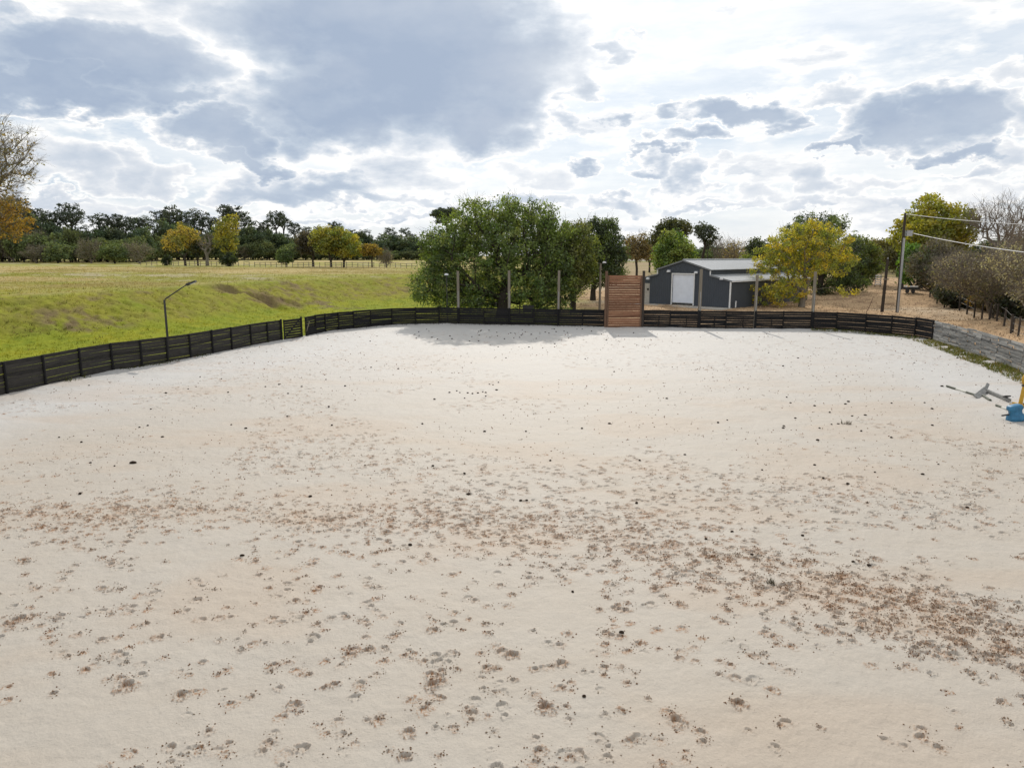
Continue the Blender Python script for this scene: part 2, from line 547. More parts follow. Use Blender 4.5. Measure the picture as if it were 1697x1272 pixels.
def leaf_mat(name, trans=.45, tint=(1.35, 1.3, .5), rough=.5):
    """two-sided leaf: reflects its own colour, passes a yellower light through"""
    m, N, out = new_mat(name)
    at = N.n('ShaderNodeAttribute', attribute_name='Col').outputs['Color']
    oi = N.n('ShaderNodeObjectInfo').outputs['Random']
    hsv = N.n('ShaderNodeHueSaturation')
    N.t.links.new(at, hsv.inputs['Color'])
    N.put(hsv.inputs['Value'], N.m('MULTIPLY_ADD', oi, .5, .75))
    N.put(hsv.inputs['Hue'], N.m('MULTIPLY_ADD', oi, .02, .49))
    c = hsv.outputs[0]
    df = N.n('ShaderNodeBsdfDiffuse'); N.t.links.new(c, df.inputs[0])
    tr = N.n('ShaderNodeBsdfTranslucent')
    N.t.links.new(N.mix(1.0, c, (tint[0], tint[1], tint[2]), 'MULTIPLY'), tr.inputs[0])
    mx = N.n('ShaderNodeMixShader'); mx.inputs[0].default_value = trans
    N.t.links.new(df.outputs[0], mx.inputs[1]); N.t.links.new(tr.outputs[0], mx.inputs[2])
    gl = N.n('ShaderNodeBsdfGlossy'); gl.inputs['Roughness'].default_value = rough
    gl.inputs['Color'].default_value = (1, 1, 1, 1)
    m2 = N.n('ShaderNodeMixShader'); m2.inputs[0].default_value = .035
    N.t.links.new(mx.outputs[0], m2.inputs[1]); N.t.links.new(gl.outputs[0], m2.inputs[2])
    N.t.links.new(m2.outputs[0], out.inputs[0])
    return m


def bark_mat(name, a, b):
    m, N, out = new_mat(name)
    n1 = N.noise(objco(N, (5, 5, 1.2)), 2.0, 7, .65)
    principled(N, out, N.mix(N.m('MULTIPLY_ADD', n1, 1.8, -.4, clamp=True), a, b), .9, .2, bump=(n1, .6, .03))
    return m


def attr_mat(name, rough=.9, noise_amt=.35, scale=9.0, bump=None, spec=.2, trans=0.0):
    """colour from the mesh's own colour attribute with fine variation over it"""
    m, N, out = new_mat(name)
    at = N.n('ShaderNodeAttribute', attribute_name='Col').outputs['Color']
    g = geoco(N)
    n1 = N.noise(g, scale, 7, .62)
    k = N.m('MULTIPLY_ADD', n1, 2 * noise_amt, 1 - noise_amt)
    vs = N.n('ShaderNodeVectorMath', operation='SCALE')
    N.t.links.new(at, vs.inputs[0]); N.t.links.new(k, vs.inputs['Scale'])
    b = principled(N, out, vs.outputs[0], rough, spec, bump=(n1, bump[0], bump[1]) if bump else None)
    if trans:
        tr = N.n('ShaderNodeBsdfTranslucent'); N.t.links.new(vs.outputs[0], tr.inputs[0])
        mx = N.n('ShaderNodeMixShader'); mx.inputs[0].default_value = trans
        N.t.links.new(b.outputs[0], mx.inputs[1]); N.t.links.new(tr.outputs[0], mx.inputs[2])
        N.t.links.new(mx.outputs[0], out.inputs[0])
    return m


M = {}
M['fence'] = wood_mat('black_stained_wood', (.005, .005, .006), (.020, .019, .019), (3, 3, 14))
M['fence_old'] = wood_mat('faded_black_wood', (.010, .0095, .009), (.055, .050, .044), (3, 3, 14))
M['grey_wood'] = wood_mat('grey_weathered_wood', (.06, .06, .06), (.36, .355, .335), (2.5, 2.5, 16), .8)
M['post_wood'] = wood_mat('weathered_post_wood', (.13, .11, .085), (.27, .235, .185), (9, 9, 1.2), .6)
M['cedar'] = wood_mat('red_brown_slats', (.080, .034, .019), (.34, .165, .095), (1.6, 8, 11), .5)
M['cedar_post'] = wood_mat('brown_post_wood', (.10, .055, .035), (.19, .115, .075), (9, 9, 1.2), .5)
M['dark_post'] = wood_mat('dark_brown_post', (.03, .024, .02), (.075, .06, .048), (9, 9, 1.2), .5)
M['bark'] = bark_mat('dark_bark', (.022, .018, .014), (.085, .070, .055))
M['bark_grey'] = bark_mat('grey_bark', (.12, .105, .085), (.30, .27, .225))
M['twig'] = bark_mat('twig_bark', (.12, .10, .08), (.29, .245, .195))
M['leaf'] = leaf_mat('green_leaves', .42)
M['leaf_y'] = leaf_mat('yellow_leaves', .48, (1.1, 1.05, .45))
M['leaf_far'] = leaf_mat('far_leaves', .25, (1.15, 1.1, .6), .7)
M['metal_pole'] = plain_mat('galvanised_steel', (.42, .43, .44), .42, .5, .6)
M['dark_metal'] = plain_mat('dark_painted_steel', (.045, .043, .042), .5, .4)
M['white_paint'] = plain_mat('white_paint', (.80, .80, .79), .5, .4, 0, .1)
M['white_plastic'] = plain_mat('white_lamp_housing', (.75, .76, .78), .4, .5, 0, .08)
M['yellow'] = plain_mat('yellow_painted_wood', (.52, .30, .028), .6, .4, 0, .3, 7)
M['blue'] = plain_mat('blue_plastic', (.035, .17, .31), .5, .4, 0, .5, 6)
M['wire'] = plain_mat('cable_sheath', (.62, .62, .62), .5, .4)
M['manure'] = plain_mat('dark_manure', (.035, .024, .016), .95, .1, 0, .5, 20)
M['concrete'] = plain_mat('pale_concrete', (.45, .42, .37), .9, .2)


def ribbed(name, col, pitch, axis=0, rough=.45, amt=.5, spec=.5):
    m, N, out = new_mat(name)
    c = N.n('ShaderNodeTexCoord').outputs['Object']
    sp = N.n('ShaderNodeSeparateXYZ'); N.t.links.new(c, sp.inputs[0])
    v = N.m('ADD', sp.outputs[0], sp.outputs[1]) if axis == 3 else sp.outputs[axis]
    fr = N.m('FRACT', N.m('MULTIPLY', v, 1 / pitch))
    tri = N.m('ABSOLUTE', N.m('SUBTRACT', fr, .5))
    ridge = N.m('MULTIPLY_ADD', tri, -9.0, 1.6, clamp=True)
    n1 = N.noise(c, 1.3, 6, .6)
    n2 = N.noise(c, 14, 4, .6)
    f = N.m('MULTIPLY_ADD', n1, 1.2, -.1, clamp=True)
    col2 = N.mix(f, tuple(k * .86 for k in col), tuple(k * 1.12 for k in col))
    principled(N, out, col2, N.m('MULTIPLY_ADD', n2, .2, rough - .1), spec, bump=(ridge, amt, .025))
    return m


M['barn_wall'] = ribbed('slate_metal_cladding', (.052, .063, .080), .23, 3, .5, .9)
M['barn_roof'] = ribbed('light_metal_roofing', (.33, .34, .345), .30, 1, .45, .6)
M['roll_door'] = ribbed('white_roll_door', (.80, .85, .94), .11, 2, .4, .35)
M['barn_trim'] = plain_mat('grey_trim', (.20, .21, .22), .5, .4)
M['black_gap'] = plain_mat('dark_opening', (.008, .008, .008), .9, .1)  # near black: paints the shade in the door gap, also the vent

# ---------------------------------------------------------------- ground and sand materials
M['ground'] = attr_mat('ground_surface', .95, .42, 3.2, (.8, .14), .04)
M['grass'] = attr_mat('grass_blades', .9, .25, 2.0, None, .04, .5)
M['litter'] = attr_mat('dry_litter', .9, .25, 8.0, None, .2, .15)


def sand_mat():
    m, N, out = new_mat('arena_sand')
    at = N.n('ShaderNodeAttribute', attribute_name='Col')
    sp = N.n('ShaderNodeSeparateColor'); N.t.links.new(at.outputs['Color'], sp.inputs[0])
    damp, red, dry = sp.outputs
    g = geoco(N)
    big = N.noise(geoco(N, (.09, .16, 1)), 1.0, 5, .55)
    mid = N.noise(geoco(N, (.5, .9, 1)), 1.0, 5, .6)
    fine = N.noise(g, 30.0, 5, .7)
    base = N.mix(N.m('MULTIPLY_ADD', big, 2.4, -.75, clamp=True), (.412, .370, .316), (.402, .345, .278))
    base = N.mix(N.m('MULTIPLY_ADD', mid, 2.0, -.7, clamp=True), base, (.426, .386, .333))
    base = N.mix(N.m('MULTIPLY', dry, .75), base, (.475, .468, .457))  # dry fence edge plus a paler, greyer far half
    base = N.mix(N.m('MULTIPLY', red, .45), base, (.42, .30, .20))
    base = N.mix(N.m('MULTIPLY', damp, 1.15, clamp=True), base, (.27, .128, .048))
    k = N.m('MULTIPLY_ADD', fine, .34, .83)
    vs = N.n('ShaderNodeVectorMath', operation='SCALE')
    N.t.links.new(base, vs.inputs[0]); N.t.links.new(k, vs.inputs['Scale'])
    hb = N.m('MULTIPLY_ADD', N.noise(g, 5.0, 7, .68), 2.2, fine)
    principled(N, out, vs.outputs[0], .72, .55, bump=(hb, .55, .02))
    return m


M['sand'] = sand_mat()

# ============================================================ ground sheet


def ground_cols(X, Y, Z):
    """base colours: green in the hollow, dry straw on the plateau, brown leaf litter round the barn"""
    n1 = fbm(X * .10 + 40, Y * .10, 5); n2 = fbm(X * .5, Y * .35 + 9, 4); n3 = fbm(X * 1.7 + 3, Y * 1.3, 3); n4 = fbm(X * .03, Y * .06 + 3, 3)
    green = np.stack([.185 + .12 * n2, .238 + .05 * n2, .026 + 0 * n1], -1)
    deep = np.array([.105, .155, .014]); olive = np.array([.24, .20, .055]); dirt = np.array([.185, .135, .080])
    straw = np.array([.43, .35, .165]); tan = np.array([.32, .25, .150]); mulch = np.array([.47, .325, .195]); mulch2 = np.array([.25, .165, .10])
    L = lambda a, b, t: a * (1 - t[..., None]) + b * t[..., None]
    c = L(green, deep + 0 * green, sstep(.45, .75, n3) * .45)
    slope = sstep(.45, 1.1, Z) * (1 - sstep(2.75, 3.1, Z))
    c = L(c, olive + 0 * c, np.clip(slope * (.50 + .9 * (n3 - .5) + .6 * (n2 - .5)), 0, .9))
    c = L(c, dirt + 0 * c, np.clip(slope * sstep(.58, .72, .5 * n2 + .5 * n3) * .6, 0, 1))
    dry = sstep(2.85, 3.35, Z + (n1 - .5) * .6)
    c = L(c, L(straw + 0 * c, olive + 0 * c, sstep(.40, .68, n1) * .75), dry)
    c = L(c, np.array([.22, .25, .03]) + 0 * c, dry * sstep(.50, .62, n4) * .55)
    c = L(c, np.array([.42, .37, .27]) + 0 * c, dry * sstep(.62, .70, .5 * n4 + .5 * n2) * .7)
    for a, b, dep in GULLY:
        dx, dy = b[0] - a[0], b[1] - a[1]; Ln = math.hypot(dx, dy)
        t = ((X - a[0]) * dx + (Y - a[1]) * dy) / Ln ** 2
        ds = ((X - a[0]) * dy - (Y - a[1]) * dx) / Ln + (n3 - .5) * 1.6
        mk = sstep(-.1, .1, t) * (1 - sstep(.9, 1.1, t)) * sstep(-.5, .2, ds) * (1 - sstep(.8, 2.6, ds))
        c = L(c, np.array([.185, .13, .078]) + 0 * c, mk * .75)
    for px, py, z, r in ((130, 512, 2.2, 1.6), (165, 519, 1.7, 1.5), (90, 506, 2.5, 1.5), (515, 500, .8, 3.2), (545, 505, .6, 2.5), (485, 494, 1.0, 2.2), (230, 505, 1.4, 2.0)):
        p = P(px, py, z)
        mk = 1 - sstep(.3, 1.2, np.hypot((X - p[0]) / 1.7, (Y - p[1])) / r + (n2 - .5) * 1.2)
        c = L(c, dirt + 0 * c, mk * sstep(.38, .65, n3) * .65)
    # right-hand side: leaf litter and mulch
    u = X / np.maximum(Y, 5)
    right = sstep(.03, .13, u + (n2 - .5) * .08 - .0016 * np.clip(Y - 66, 0, 60) * 0)
    right = np.where(Y < 8, (X > 0) * 1.0, right)
    mc = L(mulch + 0 * c, mulch2 + 0 * c, sstep(.50, .74, .6 * n2 + .4 * n3))
    mc = L(mc, np.array([.52, .42, .30]) + 0 * c, sstep(.52, .72, n1) * .8)
    far = sstep(105, 150, Y)
    fc = L(tan + 0 * c, np.array([.19, .195, .06]) + 0 * c, sstep(.42, .56, fbm(X * .02, Y * .035 + 8, 3)))
    fc = L(fc, np.array([.50, .47, .40]) + 0 * c, sstep(240, 270, Y) * (1 - sstep(380, 430, Y)) * sstep(.05, .1, u) * .9)
    mc = L(mc, fc, far)
    c = L(c, mc, right)
    s = sdist(X, Y)
    # sand that lies under the arena, weeds along its edge
    c = L(np.array([.43, .39, .33]) + 0 * c, c, sstep(-.2, .5, s + (n3 - .5) * .5))
    return c


def build_ground():
    th = np.concatenate([np.linspace(-math.radians(48), math.radians(48), 560), np.linspace(math.radians(48), math.radians(312), 90)[1:-1]])
    r = np.concatenate([np.geomspace(2.5, 27, 40)[:-1], np.geomspace(27, 135, 400)[:-1], np.geomspace(135, 700, 90)[:-1], np.geomspace(700, 9000, 25)])
    T, R = np.meshgrid(th, r)
    X, Y = R * np.sin(T), R * np.cos(T)
    Z = height(X, Y)
    c = ground_cols(X, Y, Z)
    # little tussocks in the grass
    out = sdist(X, Y) > .6
    bank = sstep(.5, 1.2, Z) * (1 - sstep(2.6, 3.1, Z)) * (X < 5)
    Z = Z + np.where(out & (R < 160), (fbm(X * 2.0, Y * 2.0 + 4, 4) - .45) * (.10 + .40 * bank), 0)
    nr, nt = T.shape
    v = np.stack([X, Y, Z], -1).reshape(-1, 3)
    i, j = np.meshgrid(np.arange(nr - 1), np.arange(nt), indexing='ij')
    j2 = (j + 1) % nt
    f = np.stack([i * nt + j, (i + 1) * nt + j, (i + 1) * nt + j2, i * nt + j2], -1).reshape(-1, 4)[:, ::-1]
    v = np.concatenate([v, [[0, 0, -.1]]]); c = np.concatenate([c.reshape(-1, 3), [[.43, .39, .33]]])
    o = mesh_obj('ground', v, f, M['ground'], cols=c, smooth=True)
    struct(o)
    return o


build_ground()

# ============================================================ trampled sand of the arena
rs = np.random.RandomState(11)
BAND = np.array([P(a, b)[:2] for a, b in ((-150, 872), (0, 858), (200, 846), (420, 846), (600, 858), (760, 862), (900, 874), (1050, 900), (1200, 930),
                                          (1350, 970), (1500, 1010), (1620, 1045), (1760, 1085))])


def band_dist(x, y):
    best = np.full(np.shape(x), 1e9)
    for i in range(len(BAND) - 1):
        a, b = BAND[i], BAND[i + 1]; d = b - a
        t = np.clip(((x - a[0]) * d[0] + (y - a[1]) * d[1]) / (d @ d), 0, 1)
        best = np.minimum(best, np.hypot(x - a[0] - t * d[0], y - a[1] - t * d[1]))
    return best


def make_prints():
    out = []   # x, y, radius, depth, damp, angle
    def put(x, y, r, dp, damp):
        out.append((x, y, r, dp, damp, rs.normal(1.57, .9)))
    # hoof tracks walked across the foreground: chains of prints
    for k in range(150):
        y = 6.8 + 14 * rs.rand() ** 1.3
        x = (rs.rand() - .5) * 2.5 * y
        a = rs.normal(0, .45) + (0 if rs.rand() < .75 else 1.4)
        if rs.rand() < .5: a += math.pi
        for s in range(rs.randint(3, 13)):
            st = .42 + .25 * rs.rand()
            a += rs.normal(0, .10)
            x += math.cos(a) * st; y += math.sin(a) * st
            if 6.3 < y < 30:
                put(x + rs.normal(0, .09), y + rs.normal(0, .09), .038 + .040 * rs.rand(), .010 + .020 * rs.rand(), np.clip(rs.normal(.60, .4), 0, 1))
    # the trodden band
    n = 0
    while n < 2100:
        i = rs.rand() * (len(BAND) - 1); k = int(i); p = BAND[k] * (1 - i + k) + BAND[k + 1] * (i - k)
        w = .5 + .55 * (i / len(BAND))
        x, y = p[0] + rs.normal(0, .5), p[1] + rs.normal(0, w * 1.25)
        put(x, y, .040 + .042 * rs.rand(), .010 + .022 * rs.rand(), np.clip(rs.normal(.60, .4), 0, 1)); n += 1
    # loose single prints, fewer and shallower with distance
    for k in range(1700):
        y = 6.4 + 12 * rs.rand(); x = (rs.rand() - .5) * 2.5 * y
        if fbm(np.array(x * .35 + 3), np.array(y * .35), 3) < .47: continue
        put(x, y, .04 + .05 * rs.rand(), .008 + .022 * rs.rand(), np.clip(rs.normal(.45, .4), 0, 1))
    for k in range(10000):
        y = 15 * (58 / 15.) ** (rs.rand() ** .85); x = (rs.rand() - .5) * 1.7 * y
        if fbm(np.array(x * .16 + 13), np.array(y * .12), 3) < .43: continue
        r = .042 + .045 * rs.rand() + .0007 * y
        put(x, y, r, .009 + .014 * rs.rand() + .0003 * y, np.clip(rs.normal(.30, .35), 0, 1))
    # a few wide scuffs and deep holes near the camera
    for px, py, r in ((905, 1172, .15), (715, 1135, .13), (210, 1135, .16), (30, 1027, .15), (1225, 1168, .12), (640, 880, .13), (1450, 925, .12), (850, 1085, .12), (1120, 1195, .13), (490, 1168, .12),
                      (555, 1135, .11), (300, 1150, .12), (720, 1045, .11), (490, 995, .10), (1085, 975, .11), (1250, 925, .13), (930, 1100, .11), (1060, 1065, .1)):
        p = P(px, py); put(p[0], p[1], r * .72, .042, .9)
    return out


def build_sand():
    S = np.concatenate([np.linspace(-2.6, -.90, 260)[:-1], np.linspace(-.90, .90, 1440), np.linspace(.90, 2.6, 260)[1:]])
    rows = np.concatenate([np.geomspace(1.0, 5.4, 110)[:-1], np.geomspace(5.4, 21, 820)[:-1], np.geomspace(21, 66, 640)])
    SS, YY = np.meshgrid(S, rows)
    XX = SS * YY
    sd = sdist(XX, YY)
    und = (fbm(XX * .45, YY * .45, 4) - .5) * .07 + (fbm(XX * 2.3, YY * 2.3 + 7, 4) - .5) * .035 + (fbm(XX * 9, YY * 9 + 2, 3) - .5) * .010
    Z = und.copy()
    damp = np.zeros_like(Z)
    nj = np.arange(len(S)); crumbs = []
    prints = make_prints()
    for x, y, r, dp, dm, ang in prints:
        if y < 5.6 or y > 62: continue
        ext = r * 2.3
        j0 = int(np.searchsorted(S, (x - ext) / y)) - 1; j1 = int(np.searchsorted(S, (x + ext) / y)) + 1
        if y - ext <= 0.1: continue
        i0 = int(np.searchsorted(rows, y - ext)) - 1; i1 = int(np.searchsorted(rows, y + ext)) + 1
        i0, j0 = max(i0, 0), max(j0, 0); i1, j1 = min(i1, len(rows)), min(j1, len(S))
        if i1 - i0 < 1 or j1 - j0 < 1: continue
        X, Y = XX[i0:i1, j0:j1] - x, YY[i0:i1, j0:j1] - y
        ca, sa = math.cos(ang), math.sin(ang)
        a, b = (X * ca + Y * sa), (-X * sa + Y * ca) * 1.1
        lo_ = fbm(X * 15 + x * 7, Y * 15 + y * 7, 3) - .5; hi = fbm(X * 52 + x * 3, Y * 52 + y * 3, 2) - .5
        d = np.hypot(a, b) / r + lo_ * 1.3 + hi * .25
        pit = 1 - sstep(.72, 1.0, d)
        side = .5 + .5 * np.clip(a / r, -1, 1)
        rim = np.exp(-((d - 1.2) / .30) ** 2) * (.2 + .8 * side)
        near = np.exp(-((d - 1.35) / .5) ** 2) * (1 - side)
        z = Z[i0:i1, j0:j1]
        tgt = und[i0:i1, j0:j1] - dp * (.15 + 1.15 * np.clip(.40 + .8 * a / r, 0, 1)) + dp * .9 * hi
        z[:] = np.where(pit > 0, np.minimum(z, z * (1 - pit) + tgt * pit), z) + rim * dp * .45 * (1 + 1.2 * lo_) + near * dp * np.clip(hi * 3.0, 0, 1.0)
        dd = damp[i0:i1, j0:j1]
        mot = np.clip(.5 + hi * 3.2 + lo_ * 1.5, 0, 1)
        dd[:] = np.maximum(dd, dm * np.clip(pit * mot * (.35 + .8 * side) + (near * .8 + rim * .5) * np.clip(hi * 6, 0, 1), 0, 1))
        if y < 24:
            crumbs.append((x, y, r, dm, ang))
    Z = Z + .10 * np.exp(-((sd + .15) / .45) ** 2) * fbm(XX * .8 + 4, YY * .8, 3) - .7 * sstep(.35, 1.6, sd)
    red = sstep(.50, .72, fbm(XX * .22 + 31, YY * .5, 4)) * .55 * (1 - sstep(30, 50, YY)) + .55 * np.exp(-(band_dist(XX, YY) / .9) ** 2) * fbm(XX * 1.2, YY * 1.2, 3)
    nr, nt = XX.shape
    v = np.stack([XX, YY, Z], -1).reshape(-1, 3)
    i, j = np.meshgrid(np.arange(nr - 1), np.arange(nt - 1), indexing='ij')
    f = np.stack([i * nt + j, i * nt + j + 1, (i + 1) * nt + j + 1, (i + 1) * nt + j], -1).reshape(-1, 4)
    dry_pale = np.clip(sstep(-9, -.5, sd) * (.6 + .8 * fbm(XX * .25, YY * .25 + 3, 4)) + .80 * sstep(20, 46, YY), 0, 1)  # dry along the fence, and paler with distance
    c = np.stack([damp, red, dry_pale], -1).reshape(-1, 3)
    struct(mesh_obj('sand', v, f, M['sand'], cols=c, smooth=True))

    def zat(x, y):
        i = np.clip(np.searchsorted(rows, y), 0, nr - 1)
        j = np.clip(np.searchsorted(S, x / y), 0, nt - 1)
        return Z[i, j]
    # crumbs kicked out of the prints: one loose mass nobody could count
    xs, ys, sz, cl = [], [], [], []
    for x, y, r, dm, ang in crumbs:
        k = rs.randint(5, 22) if y < 14 else rs.randint(1, 7)
        if dm < .2: k //= 2
        rad = r * (.3 + 2.6 * rs.rand(k)); a = ang + rs.normal(0, 1.3, k)
        xs.append(x + rad * np.cos(a)); ys.append(y + rad * np.sin(a)); sz.append(.004 + .011 * rs.rand(k) ** 2.2); cl.append(np.full(k, dm))
    xs, ys, sz, cl = map(np.concatenate, (xs, ys, sz, cl))
    # larger loose clods further out, added as dark flecks for distant print marks
    m_ = 7000
    fy = 15 * (57 / 15.) ** (rs.rand(m_) ** .9); fx = (rs.rand(m_) - .5) * 1.66 * fy
    kp = (fbm(fx * .22 + 5, fy * .16 + 2, 4) > .40) & (sdist(fx, fy) < -.6)
    fx, fy = fx[kp], fy[kp]
    xs = np.concatenate([xs, fx]); ys = np.concatenate([ys, fy]); sz = np.concatenate([sz, .006 + .00065 * fy * (.15 + rs.rand(len(fx)) ** 2)]); cl = np.concatenate([cl, np.clip(rs.normal(.8, .4, len(fx)), 0, 1.3)])
    zs = zat(xs, ys) + sz * .3
    octa = np.array([[1, 0, 0], [0, 1, 0], [-1, 0, 0], [0, -1, 0], [0, 0, 1], [0, 0, -1]], float)
    of = np.array([[0, 1, 4], [1, 2, 4], [2, 3, 4], [3, 0, 4], [1, 0, 5], [2, 1, 5], [3, 2, 5], [0, 3, 5]])
    n = len(xs)
    v = np.stack([xs, ys, zs], -1)[:, None] + octa[None] * sz[:, None, None] * (.7 + .7 * rs.rand(n, 6, 1))
    f = (of[None] + 6 * np.arange(n)[:, None, None]).reshape(-1, 3)
    t = np.clip(cl + rs.normal(0, .25, n), 0, 1.3)[:, None]
    c = np.maximum(np.array([.30, .235, .17]) * (1 - t) + np.array([.22, .115, .055]) * t, .03)
    o = mesh_obj('sand_crumbs', v.reshape(-1, 3), f, M['litter'], cols=np.repeat(c, 6, 0))
    tag(o, 'small brown crumbs of sand kicked out around the hoof prints', 'sand crumbs', None, 'stuff')
    return zat


sand_z = build_sand()

# ============================================================ fences


def fence_run(root, pts, height_, m_board, m_post, nb=8, rng=None, wob=.012, closed=False, post_h=.06, gap=(.02, .05), missing=0.0):
    """posts with panels of horizontal boards between, as parts of the fence thing"""
    o = np.array(root.location)
    base = [np.array([p[0] - o[0], p[1] - o[1], 0.0]) for p in pts]
    cen = np.array([0, 20]) - o[:2]
    for p in base:
        b = MB()
        h = height_ + post_h * rng.rand()
        b.tube([p + (0, 0, -.3), p + (rng.normal(0, .01), rng.normal(0, .01), h)], .058, 8)
        b.build('post', m_post, root)
    for a, b_ in zip(base[:-1], base[1:]):
        d = b_ - a; nrm = np.array([d[1], -d[0], 0]) / np.linalg.norm(d)
        if nrm[:2] @ (cen - a[:2]) > 0: nrm = -nrm          # outward
        mb = MB()
        pitch = height_ / nb
        z = .02
        for k in range(nb):
            g = gap[0] + (gap[1] - gap[0]) * rng.rand()
            hgt = pitch - g
            if missing and rng.rand() < missing:
                z += pitch; continue
            w1, w2 = rng.normal(0, wob), rng.normal(0, wob)
            off = nrm * (.075 + .004 * rng.rand())
            mb.beam(a + off + (0, 0, z + hgt / 2 + w1), b_ + off + (0, 0, z + hgt / 2 + w2), .028, hgt)
            z += pitch
        mb.build('slat_panel', m_board, root)


rf = np.random.RandomState(3)
FH = 1.46
r = thing('slat_fence', 'long straight dark slatted fence between white sand and green bank', 'fence', (*LEFT[5], 0))
fence_run(r, [LEFT[0] * 2 - LEFT[1]] + LEFT + [GATE[0]], FH, M['fence_old'], M['fence'], 8, rf, gap=(.004, .013), wob=.006)
# gate leaf
r = thing('slat_gate', 'narrow black slatted gate closing the straight fence beside the bright gap', 'gate', (*GATE[0], 0))
g0 = np.array([0, 0, 0.]); g1 = np.array([*(GATE[1] - GATE[0]), 0])
gn = np.array([g1[1], -g1[0], 0]) / np.linalg.norm(g1)
gn = gn if gn[1] < 0 else -gn
b = MB(); ga, gb = g0 * .88 + g1 * .12, g1
for q in (ga, gb): b.beam(q + gn * .05 + (0, 0, .05), q + gn * .05 + (0, 0, 1.5), .09, .04, up=tuple(gn))
b.beam(ga + (0, 0, .12), gb + (0, 0, 1.42), .04, .10)
b.build('gate_frame', M['fence'], r)
b = MB()
for k in range(8):
    b.beam(ga + (0, 0, .11 + k * .18), gb + (0, 0, .11 + k * .18 + rf.normal(0, .01)), .028, .15 if k < 7 else .17)
b.build('slat_panel', M['fence'], r)
for q in (g0 + gn * .02, g1 * 1.05):
    b = MB().tube([q + (0, 0, -.3), q + (0, 0, 1.56)], .075, 8); b.build('post', M['fence'], r)

r = thing('slat_fence', 'curved black slatted fence running from the gap to the brown screen', 'fence', (*MID[8], 0))
fence_run(r, MID, FH, M['fence'], M['fence'], 8, rf, gap=(.004, .020), wob=.008)
pnl = MB()
a, b2 = np.array([*(MID[0] - MID[8]), 0]), np.array([*(MID[1] - MID[8]), 0])
pnl.beam(a + (0, -.08, .35), b2 + (0, -.08, .35), .02, .55)
pnl.build('kick_board', M['fence'], r)
b = MB().beam(a + (-.1, .1, .1), a + (.35, -.3, 1.15), .03, .06); b.build('loose_board', M['post_wood'], r)

r = thing('slat_fence', 'curved black slatted fence with gaps running from the brown screen past the barn', 'fence', (*RIGHT[5], 0))
fence_run(r, RIGHT, FH, M['fence'], M['fence'], 8, rf, gap=(.004, .022), missing=.015, wob=.008)
# short stakes nailed to the back of the far boards
for p, q in zip(RIGHT[:5], RIGHT[1:6]):
    k = p * .42 + q * .58 - RIGHT[5]
    MB().beam((k[0], k[1] - .02, .0), (k[0], k[1] - .02, 1.0), .03, .07, up=(1, 0, 0)).build('stake', M['fence'], r)
r = thing('slat_fence', 'pale grey weathered board fence with a grass strip at its foot', 'fence', (*GREY[1], 0))
gpts = []
for a, b2 in zip(GREY[:-1], GREY[1:]):
    n = max(1, int(round(np.linalg.norm(b2 - a) / 2.5)))
    gpts += [a * (1 - k / n) + b2 * (k / n) for k in range(n)]
gpts.append(GREY[-1])
oo = np.array([*GREY[1], 0])
for p in gpts:
    q = np.array([p[0], p[1], 0]) - oo + (.14, 0, 0)
    MB().tube([q + (0, 0, -.3), q + (0, 0, 1.46)], .06, 8).build('post', M['grey_wood'], r)
for a, b2 in zip(gpts[:-1], gpts[1:]):
    mb = MB()
    z = .03
    while z < 1.42:
        hb = .10 + .05 * rf.rand(); x0 = 0.0
        cuts = [0, .3 + .4 * rf.rand(), 1]
        for c0, c1 in zip(cuts[:-1], cuts[1:]):
            p0 = np.array([*(a * (1 - c0) + b2 * c0), z + hb / 2]) - oo; p1 = np.array([*(a * (1 - c1) + b2 * c1), z + hb / 2]) - oo
            mb.beam(p0 + (rf.normal(0, .028), 0, rf.normal(0, .010)), p1 + (rf.normal(0, .028), 0, rf.normal(0, .012)), .025 + .03 * rf.rand(), hb, roll=rf.normal(0, .14))
        z += hb + .001 + .007 * rf.rand() ** 2
    mb.build('slat_panel', M['grey_wood'], r)

# ============================================================ brown slatted screen
s0, s1 = P(1003, 543), P(1064, 543)
s0[1] -= .05; s1[1] -= .05
r = thing('wooden_screen', 'tall red brown slatted screen standing between the two black fence runs', 'screen', ((s0 + s1) / 2))
W = np.linalg.norm(s1 - s0)
zt = Q(1034, 457, s0[1])[2]
mb = MB(); n = 22; pit = zt / n
for k in range(n):
    hh = pit - (.018 + .022 * rf.rand())
    mb.beam((-W / 2 + .10, -.03 - .025 * rf.rand(), k * pit + hh / 2 + .06), (W / 2 - .10, -.03 - .025 * rf.rand(), k * pit + hh / 2 + .06 + rf.normal(0, .012)), .03, hh, roll=rf.normal(0, .12))
mb.build('slat_panel', M['cedar'], r)
MB().tube([(-W / 2, 0, -.3), (-W / 2, 0, zt + .38)], .115, 10).build('post', M['cedar_post'], r)
MB().tube([(W / 2, 0, -.3), (W / 2, 0, zt + .42)], .115, 10).build('post', M['dark_post'], r)
for x in (-W / 2 + .17, W / 2 - .17): MB().beam((x, -.085, .05), (x, -.085, zt), .12, .03, up=(0, 1, 0)).build('batten', M['cedar_post'], r)
MB().beam((-W / 2 + .1, -.06, .05), (W / 2 - .1, -.06, .05), .05, .16).build('kick_board', M['cedar_post'], r)

